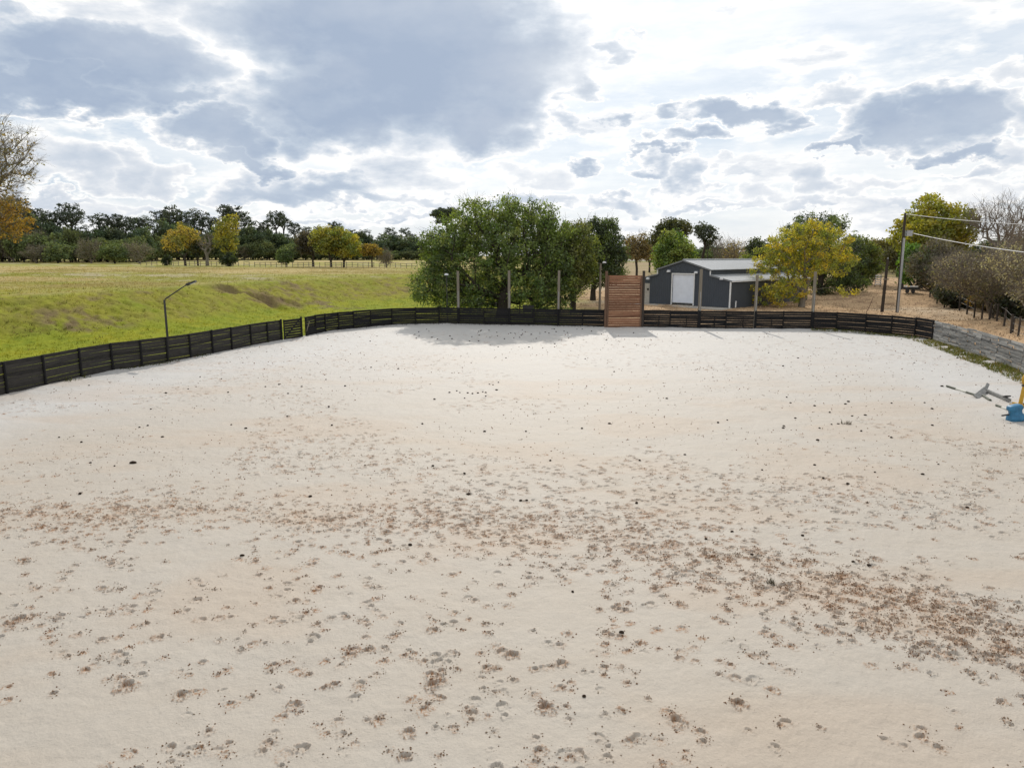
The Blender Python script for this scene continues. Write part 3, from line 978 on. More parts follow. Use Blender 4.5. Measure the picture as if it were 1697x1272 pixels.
# ============================================================ tall posts and lamps behind the fence
for px, top, base, lab, mat, rad in (
        (760, 449, 537, 'tall pale wooden post at the fence near the thin lamp, left of the oak trunk', 'post_wood', .125),
        (844, 448, 538.5, 'tall pale wooden post at the fence close beside the big oak trunk', 'post_wood', .125),
        (925, 448, 540, 'tall grey wooden post at the fence among the low oak branches', 'post_wood', .115),
        (1158.5, 446, 544, 'tall pale wooden post in front of the barn beside its white door', 'post_wood', .14),
        (1251, 456, 545, 'tall brownish post between the barn and the yellow tree', 'post_wood', .125),
        (1346, 450, 546, 'tall grey post standing in front of the yellow tree trunks', 'post_wood', .13)):
    p = P(px, base); p[1] += .12
    zt = Q(px, top, p[1])[2]
    o = thing('wooden_post', lab, 'post', (p[0], p[1], 0), group='tall posts along the arena fence')
    lx, ly = rf.normal(0, .02), rf.normal(0, .02)
    MB().tube([(0, 0, -.4), (lx * .5, ly * .5, zt * .5), (lx, ly, zt)], [rad * 1.05, rad, rad * .9], 12).build('shaft', M[mat], o)
    MB().beam((0, -rad - .02, .0), (0, -rad - .02, FH), .2, .04, up=(0, 1, 0)).build('fence_batten', M['fence'], o)
    MB().tube([(0, -rad * .95, 0), (lx * .6, -rad * .95, zt * .62)], .022, 6).build('conduit', M['metal_pole'], o)

# brown pole with bracket on the mulch
p = P(1461, 522, .55)
o = thing('wooden_post', 'dark brown post on the mulch next to the steel utility pole', 'post', (p[0], p[1], H1(p[0], p[1])))
zt = Q(1467, 429, p[1])[2] - o.location.z
MB().tube([(0, 0, -.4), (.10, 0, zt)], [.15, .12], 10).build('shaft', M['dark_post'], o)
MB().tube([(.10, 0, zt), (.10, 0, zt + .14)], .06, 8).build('cap', M['metal_pole'], o)
MB().box((.02, -.16, zt * .62), (.5, .06, .12)).build('crosspiece', M['post_wood'], o)

# curved-arm lamp by the long fence
p = P(289.5, 597, 0); p = P(289.5, 588, .0); p[0] -= .35
zg = H1(p[0], p[1])
o = thing('street_lamp', 'black lamp post with a bent arm behind the long straight fence', 'lamp', (p[0], p[1], zg))
zt = Q(286.5, 497, p[1])[2] - zg
e1 = Q(301, 477, p[1]); e2 = Q(310, 471.5, p[1]); e3 = Q(324, 466, p[1])
loc = np.array(o.location)
MB().tube([(0, 0, -.3), (0, 0, zt)], [.075, .06], 10).build('pole', M['dark_metal'], o)
MB().tube([(0, 0, zt - .1), (.05, 0, zt + .05), tuple(e1 - loc), tuple(e2 - loc)], [.04, .04, .035, .03], 8).build('arm', M['dark_metal'], o)
hd = MB(); dv = (e3 - e2); dv /= np.linalg.norm(dv); hd.beam(e2 - loc - dv * .05, e3 - loc + dv * .02, .26, .10)
hd.beam(e2 - loc, e2 - loc + dv * .2, .16, .16)
hd.build('lamp_head', M['dark_metal'], o)
MB().beam(e2 - loc + dv * .22 + (0, 0, -.06), e3 - loc - dv * .03 + (0, 0, -.06), .2, .03).build('lamp_lens', M['white_plastic'], o)


def thin_lamp(px, top, base, zb, lab, mat, rad, headdx):
    p = P(px, base, zb); zg = H1(p[0], p[1])
    o = thing('street_lamp', lab, 'lamp', (p[0], p[1], zg))
    zt = Q(px, top, p[1])[2] - zg
    MB().tube([(0, 0, -.3), (0, 0, zt)], [rad, rad * .85], 10).build('pole', M[mat], o)
    MB().tube([(0, 0, zt - .05), (headdx * .5, -.15, zt + .05)], .03, 6).build('arm', M['dark_metal'], o)
    hb = MB(); hb.box((headdx * .6, -.2, zt + .07), (.34, .3, .10)); hb.box((headdx * .6, -.2, zt + .14), (.2, .18, .05)); hb.build('lamp_head', M['white_plastic'], o)
    MB().box((headdx * .6, -.2, zt + .012), (.28, .24, .02)).build('lamp_lens', M['white_plastic'], o)


thin_lamp(741.5, 456, 535, .05, 'thin dark lamp post with a small white head in front of the oak', 'dark_metal', .045, .0)
thin_lamp(993.5, 436, 519, .5, 'grey lamp pole with a white head just beside the brown screen', 'post_wood', .12, .55)
thin_lamp(1495, 402, 476, 2.0, 'distant black pole with a small lamp head behind the steel utility pole', 'dark_metal', .17, -.9)

# utility pole with steel riser and cables
p = P(1486, 522, .6); zg = H1(p[0], p[1])
o = thing('utility_pole', 'tall utility pole with a steel riser, grey box and two cables', 'utility pole', (p[0], p[1], zg))
tp = Q(1500.5, 353, p[1]) - np.array(o.location)
mid = Q(1496.5, 398, p[1]) - np.array(o.location)
MB().tube([(0, 0, -.4), tuple(mid * .5), tuple(mid), tuple(tp)], [.13, .12, .115, .10], 12).build('pole', M['dark_post'], o)
MB().tube([(-.02, -.16, -.2), tuple(mid * .5 + (0, -.16, 0)), tuple(mid + (0, -.16, .2))], .10, 10).build('steel_riser', M['metal_pole'], o)
bx = MB(); c = Q(1506, 387, p[1]) - np.array(o.location); bx.box(c, (.50, .34, .46)); bx.box(c + (0, 0, .26), (.58, .42, .05)); bx.box(c + (-.32, 0, 0), (.2, .08, .08)); bx.build('meter_box', M['metal_pole'], o)
insul = MB(); insul.tube([tp + (0, -.05, -.12), tp + (.12, -.1, -.12)], .05, 8); insul.build('insulator', M['white_plastic'], o)


def cable(lab, a, b_, sag, rad):
    a, b_ = np.asarray(a), np.asarray(b_)
    t = np.linspace(0, 1, 24)[:, None]
    pts = a * (1 - t) + b_ * t - np.array([0, 0, 1]) * sag * 4 * t * (1 - t)
    q = MB().tube(pts, rad, 6)
    ob = q.build('power_cable', M['wire'])
    tag(ob, lab, 'cable', 'cables from the utility pole')


pw = np.array(o.location)
cable('upper pale cable running nearly level away from the top of the utility pole', pw + tp + (.1, -.1, -.1), Q(1740, 374, 47), .12, .022)
cable('lower pale cable dropping away from the grey box on the utility pole', pw + c + (.2, -.1, .05), Q(1740, 423, 44), .15, .027)

# ============================================================ barn
Rr = Q(1209.5, 500, 68.0); Ll = Q(1059.5, 500, 75.5)
bw = float(np.linalg.norm(Rr[:2] - Ll[:2])); brz = math.atan2(Rr[1] - Ll[1], Rr[0] - Ll[0])
ZB = 1.14
barn = thing('barn', 'slate blue metal barn with a light roof and white roll door', 'barn', (Ll[0], Ll[1], ZB), brz)
x1, x2, x3, DL = bw * .215, bw * .785, bw, 17.0
xr = (x1 + x2) / 2
HR, HE, HS, HL = 4.38, 3.52, 3.00, 2.52
dw, dh = 2.45, 3.06
w = MB()
d0, d1 = xr - dw / 2, xr + dw / 2
# front and back: lean-to, main bay left of door, above door, main bay right of door, lean-to
def profile(y, hole):
    L = [[(0, 0), (x1, 0), (x1, HS), (0, HL)], [(x2, 0), (x3, 0), (x3, HL), (x2, HS)]]
    if hole:
        zz = lambda x: HE + (HR - HE) * (1 - abs(x - xr) / (xr - x1))
        L += [[(x1, 0), (d0, 0), (d0, zz(d0)), (x1, HE)], [(d0, dh), (d1, dh), (d1, zz(d1)), (xr, HR), (d0, zz(d0))], [(d1, 0), (x2, 0), (x2, HE), (d1, zz(d1))]]
    else:
        L += [[(x1, 0), (x2, 0), (x2, HE), (xr, HR), (x1, HE)]]
    for q in L:
        w.add([(a, y, z) for a, z in q], [list(range(len(q)))])
profile(0, True); profile(DL, False)
for x, h0, h1 in ((0, -.3, HL), (x3, -.3, HL), (x1, HS - .2, HE), (x2, HS - .2, HE)):
    w.add([(x, 0, h0), (x, DL, h0), (x, DL, h1), (x, 0, h1)], [[0, 1, 2, 3]])
w.build('wall', M['barn_wall'], barn)
MB().box((bw / 2, DL / 2, -.12), (bw - .1, DL - .1, .3)).build('floor_slab', M['concrete'], barn)
MB().box((xr, -1.0, -.10), (bw + .6, 2.0, .16)).build('apron', M['concrete'], barn)


def slope(mb, xa, za, xb, zb, y0, y1, t=.07):
    d = np.array([xb - xa, 0, zb - za]); n = np.array([-d[2], 0, d[0]]); n = n / np.linalg.norm(n) * t
    if n[2] < 0: n = -n
    a0, b0 = np.array([xa, y0, za]), np.array([xb, y0, zb]); a1, b1 = np.array([xa, y1, za]), np.array([xb, y1, zb])
    mb.add([a0, b0, b1, a1, a0 + n, b0 + n, b1 + n, a1 + n], [[0, 3, 2, 1], [4, 5, 6, 7], [0, 1, 5, 4], [1, 2, 6, 5], [2, 3, 7, 6], [3, 0, 4, 7]])


sl = (HR - HE) / (xr - x1)
mb = MB(); slope(mb, x1 - .15, HE - .15 * sl + .01, xr, HR + .01, -.12, DL + .12); slope(mb, xr, HR + .01, x2 + .15, HE - .15 * sl + .01, -.12, DL + .12)
rfm = mb.build('roof', M['barn_roof'], barn)
MB().tube([(xr, -.13, HR + .09), (xr, DL + .13, HR + .09)], .09, 8).build('ridge_cap', M['barn_roof'], rfm)
for xa, xb, s in ((x1, 0, -1), (x2, x3, 1)):
    mb = MB(); slope(mb, xa + s * .004, HS + .01, xb + s * .16, HL - .03, -.1, DL + .1)
    mb.build('lean_to_roof', M['barn_roof'], barn)
tr = MB()
for xa, za, xb, zb in ((x1 - .15, HE - .15 * sl, xr, HR), (xr, HR, x2 + .15, HE - .15 * sl)):
    tr.beam((xa, -.14, za + .02), (xb, -.14, zb + .02), .03, .14)
for xa, xb, s in ((x1, 0, -1), (x2, x3, 1)):
    tr.beam((xa, -.12, HS), (xb + s * .16, -.12, HL - .04), .03, .12)
tr.build('gable_trim', M['barn_trim'], barn)
# white flashing where the upper wall drops to the lean-to, and the eave gutters
for x in (x1 - .06, x2 + .06):
    MB().beam((x, -.07, HS + .02), (x, -.07, HE - .06), .10, .06, up=(0, 1, 0)).build('corner_flashing', M['white_paint'], barn)
g_ = MB(); g_.beam((x3 + .19, -.1, HL - .05), (x3 + .19, DL, HL - .05), .10, .10); g_.build('gutter', M['white_paint'], barn)
MB().beam((x3 + .02, -.06, 0), (x3 + .02, -.06, HL - .05), .12, .10, up=(0, 1, 0)).build('corner_trim', M['white_paint'], barn)
MB().tube([(x3 + .35, .5, 0), (x3 + .35, .5, .45), (x3 + .40, .45, .62)], .06, 8).build('standpipe', M['white_paint'], barn)
# roll door
dr = MB().box((xr, .10, dh / 2 + .09), (dw - .02, .06, dh - .19)).build('roll_door', M['roll_door'], barn)
MB().box((xr, .055, .21), (dw - .04, .03, .09)).build('bottom_rail', M['metal_pole'], dr)
MB().box((xr, .3, .10), (dw, .3, .2)).build('door_gap_shade', M['black_gap'], barn)  # black box added to stand for the shade under the door
f_ = MB()
for x in (d0 - .05, d1 + .05): f_.beam((x, -.02, 0), (x, -.02, dh + .10), .10, .06, up=(0, 1, 0))
f_.beam((d0, -.02, dh + .05), (d1, -.02, dh + .05), .06, .10)
f_.build('door_frame', M['white_paint'], barn)
pd = MB().box((.95, -.02, 1.03), (.62, .05, 2.06)).build('side_door', M['concrete'], barn)
MB().tube([(1.1, -.06, 1.45), (1.1, -.09, 1.45)], .11, 12).build('round_vent', M['black_gap'], pd)
for x, z in ((d0 - .42, dh + .30), (d1 + .28, dh + .22), (x1 - 1.15, HL + .05), (x2 + 1.35, HL + .22)):
    q = MB(); q.box((x, -.10, z), (.30, .16, .20)); q.box((x, -.20, z - .05), (.34, .10, .12)); q.build('wall_light', M['white_plastic'], barn)

# ============================================================ trees


def frustums(P0, P1, r0, r1, k):
    d = P1 - P0; L = np.linalg.norm(d, axis=1, keepdims=True); d = d / np.maximum(L, 1e-6)
    ref = np.where(np.abs(d[:, 2:3]) < .85, np.array([[0, 0, 1.]]), np.array([[1., 0, 0]]))
    s = np.cross(d, ref); s /= np.linalg.norm(s, axis=1, keepdims=True); u = np.cross(d, s)
    a = np.arange(k) * 2 * math.pi / k
    ring = np.cos(a)[None, :, None] * s[:, None] + np.sin(a)[None, :, None] * u[:, None]
    v = np.concatenate([P0[:, None] + ring * r0[:, None, None], P1[:, None] + ring * r1[:, None, None]], 1)
    j = np.arange(k); j2 = (j + 1) % k
    f = np.stack([j, j2, k + j2, k + j], -1)
    f = f[None] + (2 * k * np.arange(len(P0)))[:, None, None]
    return v.reshape(-1, 3), f.reshape(-1, 4)


def skeleton(rng, targets, trunk, step=.9, droop=0.0, wig=.12):
    """limbs grown from the trunk polyline to every target; returns nodes, parents"""
    pos = [np.array(p, float) for p in trunk]; par = [-1] + list(range(len(trunk) - 1))
    depth = [0.0]
    for i in range(1, len(pos)): depth.append(depth[-1] + np.linalg.norm(pos[i] - pos[i - 1]))
    top = pos[-1]
    order = np.argsort(np.linalg.norm(targets - top, axis=1))
    lo = max(1, int(len(trunk) * .5))
    tips = []
    A = np.array(pos); D = np.array(depth)
    for ti in order:
        t = targets[ti]
        v = t - A
        dist = np.linalg.norm(v, axis=1)
        cost = dist + .35 * D + np.where(A[:, 2] > t[2] + .3, (A[:, 2] - t[2]) * .5, 0)
        cost[:lo] += 1e3
        k = int(np.argmin(cost))
        L = dist[k]; n = max(1, int(L / step))
        a = A[k]; prev = k; newp, newd = [], []
        off = rng.normal(0, wig * L, 3) * .5; off[2] = abs(off[2]) * .6
        for q in range(1, n + 1):
            s = q / n
            p = a * (1 - s) + t * s + off * 4 * s * (1 - s) * (1 if n > 1 else 0)
            pos.append(p); par.append(prev); prev = len(pos) - 1
            newp.append(p); newd.append(D[k] + L * s)
        A = np.concatenate([A, np.array(newp)]); D = np.concatenate([D, np.array(newd)])
        tips.append(prev)
    return A, np.array(par), np.array(tips)


def limb_mesh(A, par, tips, r_trunk, r_tip, expo=.5, ksides=6):
    cnt = np.zeros(len(A)); cnt[tips] = 1
    for i in range(len(A) - 1, 0, -1): cnt[par[i]] += cnt[i]
    cnt = np.maximum(cnt, 1)
    rad = r_tip * cnt ** expo
    sc = r_trunk / rad.max()
    rad = np.where(rad * sc > r_tip, rad * sc, np.maximum(rad * sc, r_tip))
    i = np.arange(1, len(A)); p = par[i]
    r0 = np.minimum(rad[p], rad[i] * 1.35)
    flare = p == 0
    r0 = np.where(flare, rad[0] * 1.25, r0)
    return frustums(A[p], A[i], r0, rad[i], ksides)


def leaves(rng, cen, rad, n_per, size, cols, flat=.8, droop=.0, aspect=.5, jitter=.28):
    """leaf faces in clumps round the given centres"""
    m = len(cen); n = m * n_per
    d = rng.normal(0, 1, (n, 3)); d /= np.linalg.norm(d, axis=1, keepdims=True)
    rr = rng.rand(n, 1) ** .5
    c = np.repeat(cen, n_per, 0); r = np.repeat(rad, n_per)[:, None]
    p = c + d * rr * r * np.array([1, 1, flat])
    p[:, 2] -= droop * r[:, 0] * rng.rand(n) ** 2
    a = rng.normal(0, 1, (n, 3)); a /= np.linalg.norm(a, axis=1, keepdims=True)
    b = rng.normal(0, 1, (n, 3)); b -= (b * a).sum(1, keepdims=True) * a; b /= np.linalg.norm(b, axis=1, keepdims=True)
    s = size * (.6 + .8 * rng.rand(n, 1))
    a *= s; b *= s * aspect
    v = np.stack([p - a, p - b * 1 + a * .1, p + a, p + b + a * .1], 1)
    f = np.arange(n * 4).reshape(n, 4)
    cols = np.asarray(cols, float)
    w = cols[rng.randint(0, len(cols), m)]                      # each clump has its own leaf colour
    cc = np.repeat(w, n_per, 0) * (1 + rng.normal(0, jitter, (n, 1))).clip(.4, 1.8)
    cc = np.repeat(cc, 4, 0)
    return v.reshape(-1, 3), f, cc


def crown_points(rng, ell, n, mind, shell=.45, low=None):
    """clump centres in a union of ellipsoids, kept apart and mostly in the outer part"""
    ell = np.array(ell, float); vol = (ell[:, 3] * ell[:, 4] * ell[:, 5]) ** .8; vol /= vol.sum()
    pts = []
    tries = 0
    while len(pts) < n and tries < n * 40:
        tries += 1
        e = ell[rng.choice(len(ell), p=vol)]
        d = rng.normal(0, 1, 3); d /= np.linalg.norm(d)
        p = e[:3] + d * e[3:] * (shell + (1 - shell) * rng.rand()) if rng.rand() < .8 else e[:3] + d * e[3:] * rng.rand() ** .33
        if low is not None and p[2] < low: continue
        if pts and np.min(np.linalg.norm(np.array(pts) - p, axis=1)) < mind: continue
        pts.append(p)
    return np.array(pts)


def grow(name, label, cat, loc, ell, seed, n_cl, mind, cl_r, n_leaf, leaf, cols, trunk, r_trunk, bark, leafm='leaf', r_tip=.02, group=None,
         flat=.8, droop=0., step=.9, shell=.45, extra_twigs=0, aspect=.5, ksides=6, wig=.12, jitter=.28, bare=0.0, expo=.5):
    rng = np.random.RandomState(seed)
    pts = crown_points(rng, ell, n_cl, mind, shell)
    root = thing(name, label, cat, loc, 0, group)
    A, par, tips = skeleton(rng, pts, trunk, step, wig=wig)
    v, f = limb_mesh(A, par, tips, r_trunk, r_tip, expo, ksides)
    if extra_twigs:
        b = np.repeat(A[tips], extra_twigs, 0)
        out = b - np.array(trunk[-1]); out /= np.linalg.norm(out, axis=1, keepdims=True)
        dr = out + rng.normal(0, .55, b.shape); dr /= np.linalg.norm(dr, axis=1, keepdims=True)
        L = cl_r * (.7 + 1.0 * rng.rand(len(b), 1))
        m_ = b + dr * L * .5 + rng.normal(0, .06, b.shape); e_ = b + dr * L + rng.normal(0, .12, b.shape)
        q = np.repeat(m_, 2, 0); e2 = q + (np.repeat(dr, 2, 0) + rng.normal(0, .6, q.shape)) * np.repeat(L, 2, 0) * .45
        for a0, a1, ra, rb in ((b, m_, r_tip * .8, r_tip * .6), (m_, e_, r_tip * .6, r_tip * .35), (q, e2, r_tip * .5, r_tip * .3)):
            vv, ff = frustums(a0, a1, np.full(len(a0), ra), np.full(len(a0), rb), 3)
            f = np.concatenate([f, ff + len(v)]) if ff.shape[1] == f.shape[1] else f
            v = np.concatenate([v, vv])
    mesh_obj('trunk', v, f, M[bark], root, smooth=True)
    if n_leaf:
        keep = rng.rand(len(pts)) >= bare
        cp = pts[keep]
        rad = cl_r * (.7 + .6 * rng.rand(len(cp)))
        v, f, c = leaves(rng, cp, rad, n_leaf, leaf, cols, flat, droop, aspect, jitter)
        mesh_obj('crown', v, f, M[leafm], root, cols=c)
    return root


OAK = [(.105, .15, .040), (.13, .18, .046), (.09, .13, .042), (.15, .195, .05), (.11, .155, .055)]
OAKL = [(.19, .24, .055), (.165, .22, .05), (.22, .25, .07), (.12, .18, .045)]
YEL = [(.68, .60, .055), (.62, .57, .06), (.50, .50, .06), (.68, .55, .045), (.34, .40, .07), (.30, .36, .07)]
DARK = [(.045, .066, .028), (.054, .078, .032), (.040, .060, .028), (.066, .088, .034)]
OLIVE = [(.10, .105, .030), (.13, .125, .03), (.085, .095, .03)]
PINE = [(.055, .074, .042), (.068, .088, .045), (.046, .066, .042)]
BROWN = [(.25, .20, .115), (.21, .175, .10), (.28, .215, .11)]
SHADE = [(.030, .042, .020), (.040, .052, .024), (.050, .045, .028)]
BARE = [(.135, .118, .09), (.16, .135, .10), (.115, .105, .08)]


def base_at(px, Y):
    x = Q(px, 424, Y)[0]
    return np.array([x, Y, H1(x, Y)])


def span(px0, px1, Y):
    return abs(Q(px1, 424, Y)[0] - Q(px0, 424, Y)[0])


# --- the big live oak behind the middle fence
lo = base_at(834, 67.5)
S = 67.5 / FPX
E = []
for px, py, rx, ry in ((830, 400, 110, 66), (770, 425, 80, 62), (890, 420, 75, 62), (735, 445, 44, 50), (700, 480, 18, 16), (800, 365, 55, 36), (860, 358, 60, 30), (745, 395, 50, 38),
                       (920, 455, 48, 44), (900, 385, 42, 36), (770, 470, 60, 30), (880, 472, 65, 28), (715, 430, 26, 40), (840, 345, 35, 18), (720, 478, 28, 18), (935, 485, 24, 18), (715, 492, 26, 14), (790, 496, 50, 14), (755, 488, 34, 18), (885, 494, 45, 14), (695, 470, 18, 26), (930, 440, 34, 36), (760, 502, 44, 12), (905, 502, 36, 12)):
    c = Q(px, py, 67.5) - lo
    E.append((c[0], (np.random.RandomState(int(px)).rand() - .3) * 2.4, c[2], rx * S, rx * S * .62 + .5, ry * S))
grow('oak_tree', 'huge spreading green oak with low branches behind the middle fence', 'tree', lo, E, 21, 740, .45, .74, 84, .12, OAK + OAKL + OAKL[:2],
     [(0, 0, -.3), (0, 0, .8), (.05, 0, 1.6), (.1, .05, 2.3)], .62, 'bark', r_tip=.016, shell=.5, extra_twigs=2, droop=.5, ksides=8)
# --- lighter oak to its right
lo = base_at(950, 70); S = 70 / FPX
E = []
for px, py, rx, ry in ((945, 420, 50, 50), (962, 445, 30, 40), (955, 395, 36, 28), (974, 450, 16, 26), (930, 455, 34, 36)):
    c = Q(px, py, 70) - lo
    E.append((c[0], 0.3, c[2], rx * S, rx * S, ry * S))
grow('oak_tree', 'pale green oak between the huge oak and the brown screen', 'tree', lo, E, 22, 170, .5, .75, 90, .12, OAKL, [(0, 0, -.3), (.1, 0, .7), (.05, 0, 1.6)], .28, 'bark', extra_twigs=1, droop=.4)
# --- dark upright olive oak
lo = base_at(984, 82); S = 82 / FPX
E = []
for px, py, rx, ry in ((998, 415, 34, 46), (985, 390, 26, 26), (1010, 385, 20, 22), (1018, 430, 22, 34), (975, 430, 28, 40), (1000, 450, 34, 24)):
    c = Q(px, py, 82) - lo
    E.append((c[0], 0, c[2], rx * S, rx * S, ry * S))
grow('oak_tree', 'dark green upright oak with a short trunk behind the brown screen', 'tree', lo, E, 23, 230, .5, .75, 85, .13, OAK + DARK, [(0, 0, -.3), (0, 0, 1.0), (.1, 0, 2.0)], .32, 'bark', extra_twigs=1)

# --- yellow tree in front of the barn and the dark tree behind it
lo = base_at(1334, 71.5); S = 71.5 / FPX
E = []
for px, py, rx, ry in ((1330, 405, 60, 34), (1365, 410, 42, 32), (1290, 425, 40, 32), (1385, 435, 32, 22), (1270, 440, 28, 22), (1330, 440, 48, 24), (1300, 475, 40, 22), (1255, 488, 24, 16), (1320, 480, 26, 22),
                       (1285, 492, 30, 14), (1405, 485, 14, 9), (1345, 380, 40, 16), (1395, 425, 20, 20)):
    c = Q(px, py, 71.5) - lo
    E.append((c[0], (np.random.RandomState(int(px + py)).rand() - .5) * 1.6, c[2], rx * S * 1.1, rx * S * .8, ry * S))
grow('yellow_tree', 'bright yellow autumn tree with grey limbs in front of the barn', 'tree', lo, E, 31, 350, .48, .46, 66, .10, YEL, [(0, 0, -.3), (.05, 0, .8), (.15, 0, 1.6), (.45, 0, 2.4)], .30, 'bark_grey',
     'leaf_y', r_tip=.016, extra_twigs=2, step=.6, wig=.22, shell=.3, expo=.55)
lo = base_at(1363, 86); S = 86 / FPX
E = []
for px, py, rx, ry in ((1365, 410, 58, 48), (1350, 380, 46, 26), (1400, 440, 40, 50), (1410, 465, 34, 24), (1330, 420, 40, 40), (1370, 470, 45, 26), (1385, 375, 24, 16)):
    c = Q(px, py, 86) - lo
    E.append((c[0], .5, c[2], rx * S, rx * S, ry * S))
grow('oak_tree', 'dark green oak behind the bright yellow tree', 'tree', lo, E, 32, 300, .5, .8, 80, .13, OAK + DARK, [(0, 0, -.3), (0, 0, 1.0), (0, 0, 2.0)], .34, 'bark', extra_twigs=1)
lo = base_at(1425, 98); S = 98 / FPX
E = [(*(Q(px, py, 98) - lo), rx * S, rx * S, ry * S) for px, py, rx, ry in ((1425, 420, 28, 30), (1432, 445, 26, 24), (1415, 455, 28, 20))]
grow('oak_tree', 'mid green tree beside the yellow tree at the edge of the mulch track', 'tree', lo, E, 33, 120, .6, .9, 70, .17, OAK + OAKL, [(0, 0, -.3), (0, 0, .8), (0, 0, 1.6)], .2, 'bark')


def auto_crown(rng, w, h0, h1, lobes=7, flat=False):
    """an uneven crown of lobes between heights h0 and h1, w wide"""
    hc, hh = (h0 + h1) / 2, (h1 - h0) / 2
    E = [(0, 0, hc, w * .30, w * .28, hh * .75)]
    for k in range(lobes):
        a = k * 2.399 + rng.rand(); zz = rng.rand() * 1.5 - .72
        rr = math.sqrt(max(.05, 1 - zz * zz)) * .62
        s = .26 + .16 * rng.rand()
        E.append((math.cos(a) * w * .5 * rr, math.sin(a) * w * .5 * rr, hc + zz * hh * .72, w * .5 * s * 1.25, w * .5 * s * 1.25, hh * s * 1.1))
    return E


def simple_tree(name, label, px, Y, top, wpx, cols, seed, h0=.22, n_cl=110, n_leaf=55, leaf=.2, cl=.9, bark='bark', leafm='leaf', group=None, lobes=7, rt=.2, bare=0., twigs=0, cat='tree', lean=0., mind=.5,
                wig=.12, trunk_h=None, r_tip=.03, shell=.45, flat=.8):
    rng = np.random.RandomState(seed)
    b = base_at(px, Y)
    h = Q(px, top, Y)[2] - b[2]; w = wpx * Y / FPX
    th = (trunk_h if trunk_h else h0 * .8) * h
    E = auto_crown(rng, w, h * h0, h * .97, lobes)
    E = [(e[0] + lean * h * .5, *e[1:]) for e in E]
    return grow(name, label, cat, b, E, seed, n_cl, mind, cl, n_leaf, leaf, cols, [(0, 0, -.3), (lean * .3, 0, th * .5), (lean * th * .6, 0, th)], rt, bark, leafm, group=group, bare=bare, extra_twigs=twigs, wig=wig, r_tip=r_tip,
                shell=shell, flat=flat)


# --- field edge trees along the far rail fence
simple_tree('yellow_tree', 'orange yellow tree with a bare lower trunk along the far rail fence', 306, 168, 361, 62, [(.34, .24, .05), (.30, .22, .05), (.28, .24, .05), (.20, .19, .05)], 41, .24, 62, 44, .24, 1.0, leafm='leaf_y', lobes=10, mind=1.1, shell=.6, wig=.25, rt=.26)
simple_tree('yellow_tree', 'yellow green tree with a vine covered base along the far rail fence', 377, 165, 352, 46, [(.30, .28, .04), (.25, .25, .045), (.36, .31, .045), (.18, .21, .045)], 42, .22, 72, 44, .24, 1.0, leafm='leaf_y', lobes=10, mind=1.1, shell=.6, wig=.25, rt=.26)
simple_tree('bush', 'dark vine thicket round the foot of the yellow green field tree', 379, 163, 418, 26, DARK, 43, .05, 40, 60, .22, .8, mind=.4, cat='bush')
simple_tree('dead_tree', 'bare pale trunk with twisted limbs beside the yellow green field tree', 343, 166, 385, 26, BARE, 44, .35, 30, 0, .2, .9, bark='bark_grey', rt=.32, twigs=2, wig=.3, mind=.8, r_tip=.06)
simple_tree('oak_tree', 'small dark tree between the orange yellow tree and the bare pale trunk', 327, 168, 398, 22, DARK + OLIVE, 45, .3, 30, 50, .25, .9, mind=.6)
simple_tree('oak_sapling', 'small fresh green tree standing alone at the far rail fence', 473, 158, 408, 24, [(.13, .20, .07), (.10, .17, .06), (.16, .22, .08)], 46, .10, 46, 60, .2, .75, lobes=6, mind=.5, rt=.1)
simple_tree('oak_tree', 'dark grey brown tree leaning against the double yellow green tree', 518, 163, 374, 52, [(.075, .065, .045), (.06, .06, .04), (.09, .075, .05)], 47, .18, 110, 55, .24, 1.0, mind=.7, rt=.22)
simple_tree('yellow_tree', 'broad yellow green tree with an upright trunk at the far rail fence', 548, 160, 366, 62, [(.23, .235, .04), (.27, .26, .045), (.17, .20, .04), (.33, .28, .045)], 48, .20, 110, 46, .24, 1.0, leafm='leaf_y', mind=1.0, rt=.26, lobes=11, shell=.6, wig=.22)
simple_tree('yellow_tree', 'yellow green tree with a forked trunk close to the broad one', 569, 161, 382, 56, [(.22, .23, .04), (.29, .27, .04), (.17, .20, .04), (.34, .28, .04)], 49, .20, 90, 46, .24, 1.0, leafm='leaf_y', mind=1.0, rt=.24, lobes=10, shell=.6, wig=.22, lean=.12)
simple_tree('yellow_tree', 'small orange topped tree near the pale bare shrub', 616, 160, 402, 32, [(.40, .29, .05), (.34, .26, .05), (.24, .20, .06)], 50, .36, 40, 46, .22, .75, leafm='leaf_y', mind=.6, rt=.15)
simple_tree('bush', 'pale grey bare shrub at the far rail fence next to the orange topped tree', 640, 160, 411, 26, BARE, 51, .10, 46, 26, .12, .9, bark='twig', twigs=3, cat='bush', mind=.5, r_tip=.03)
simple_tree('bush', 'dark rounded stump overgrown with vines at the far rail fence', 276, 170, 424, 12, DARK, 52, .05, 22, 50, .22, .7, cat='bush', mind=.4)

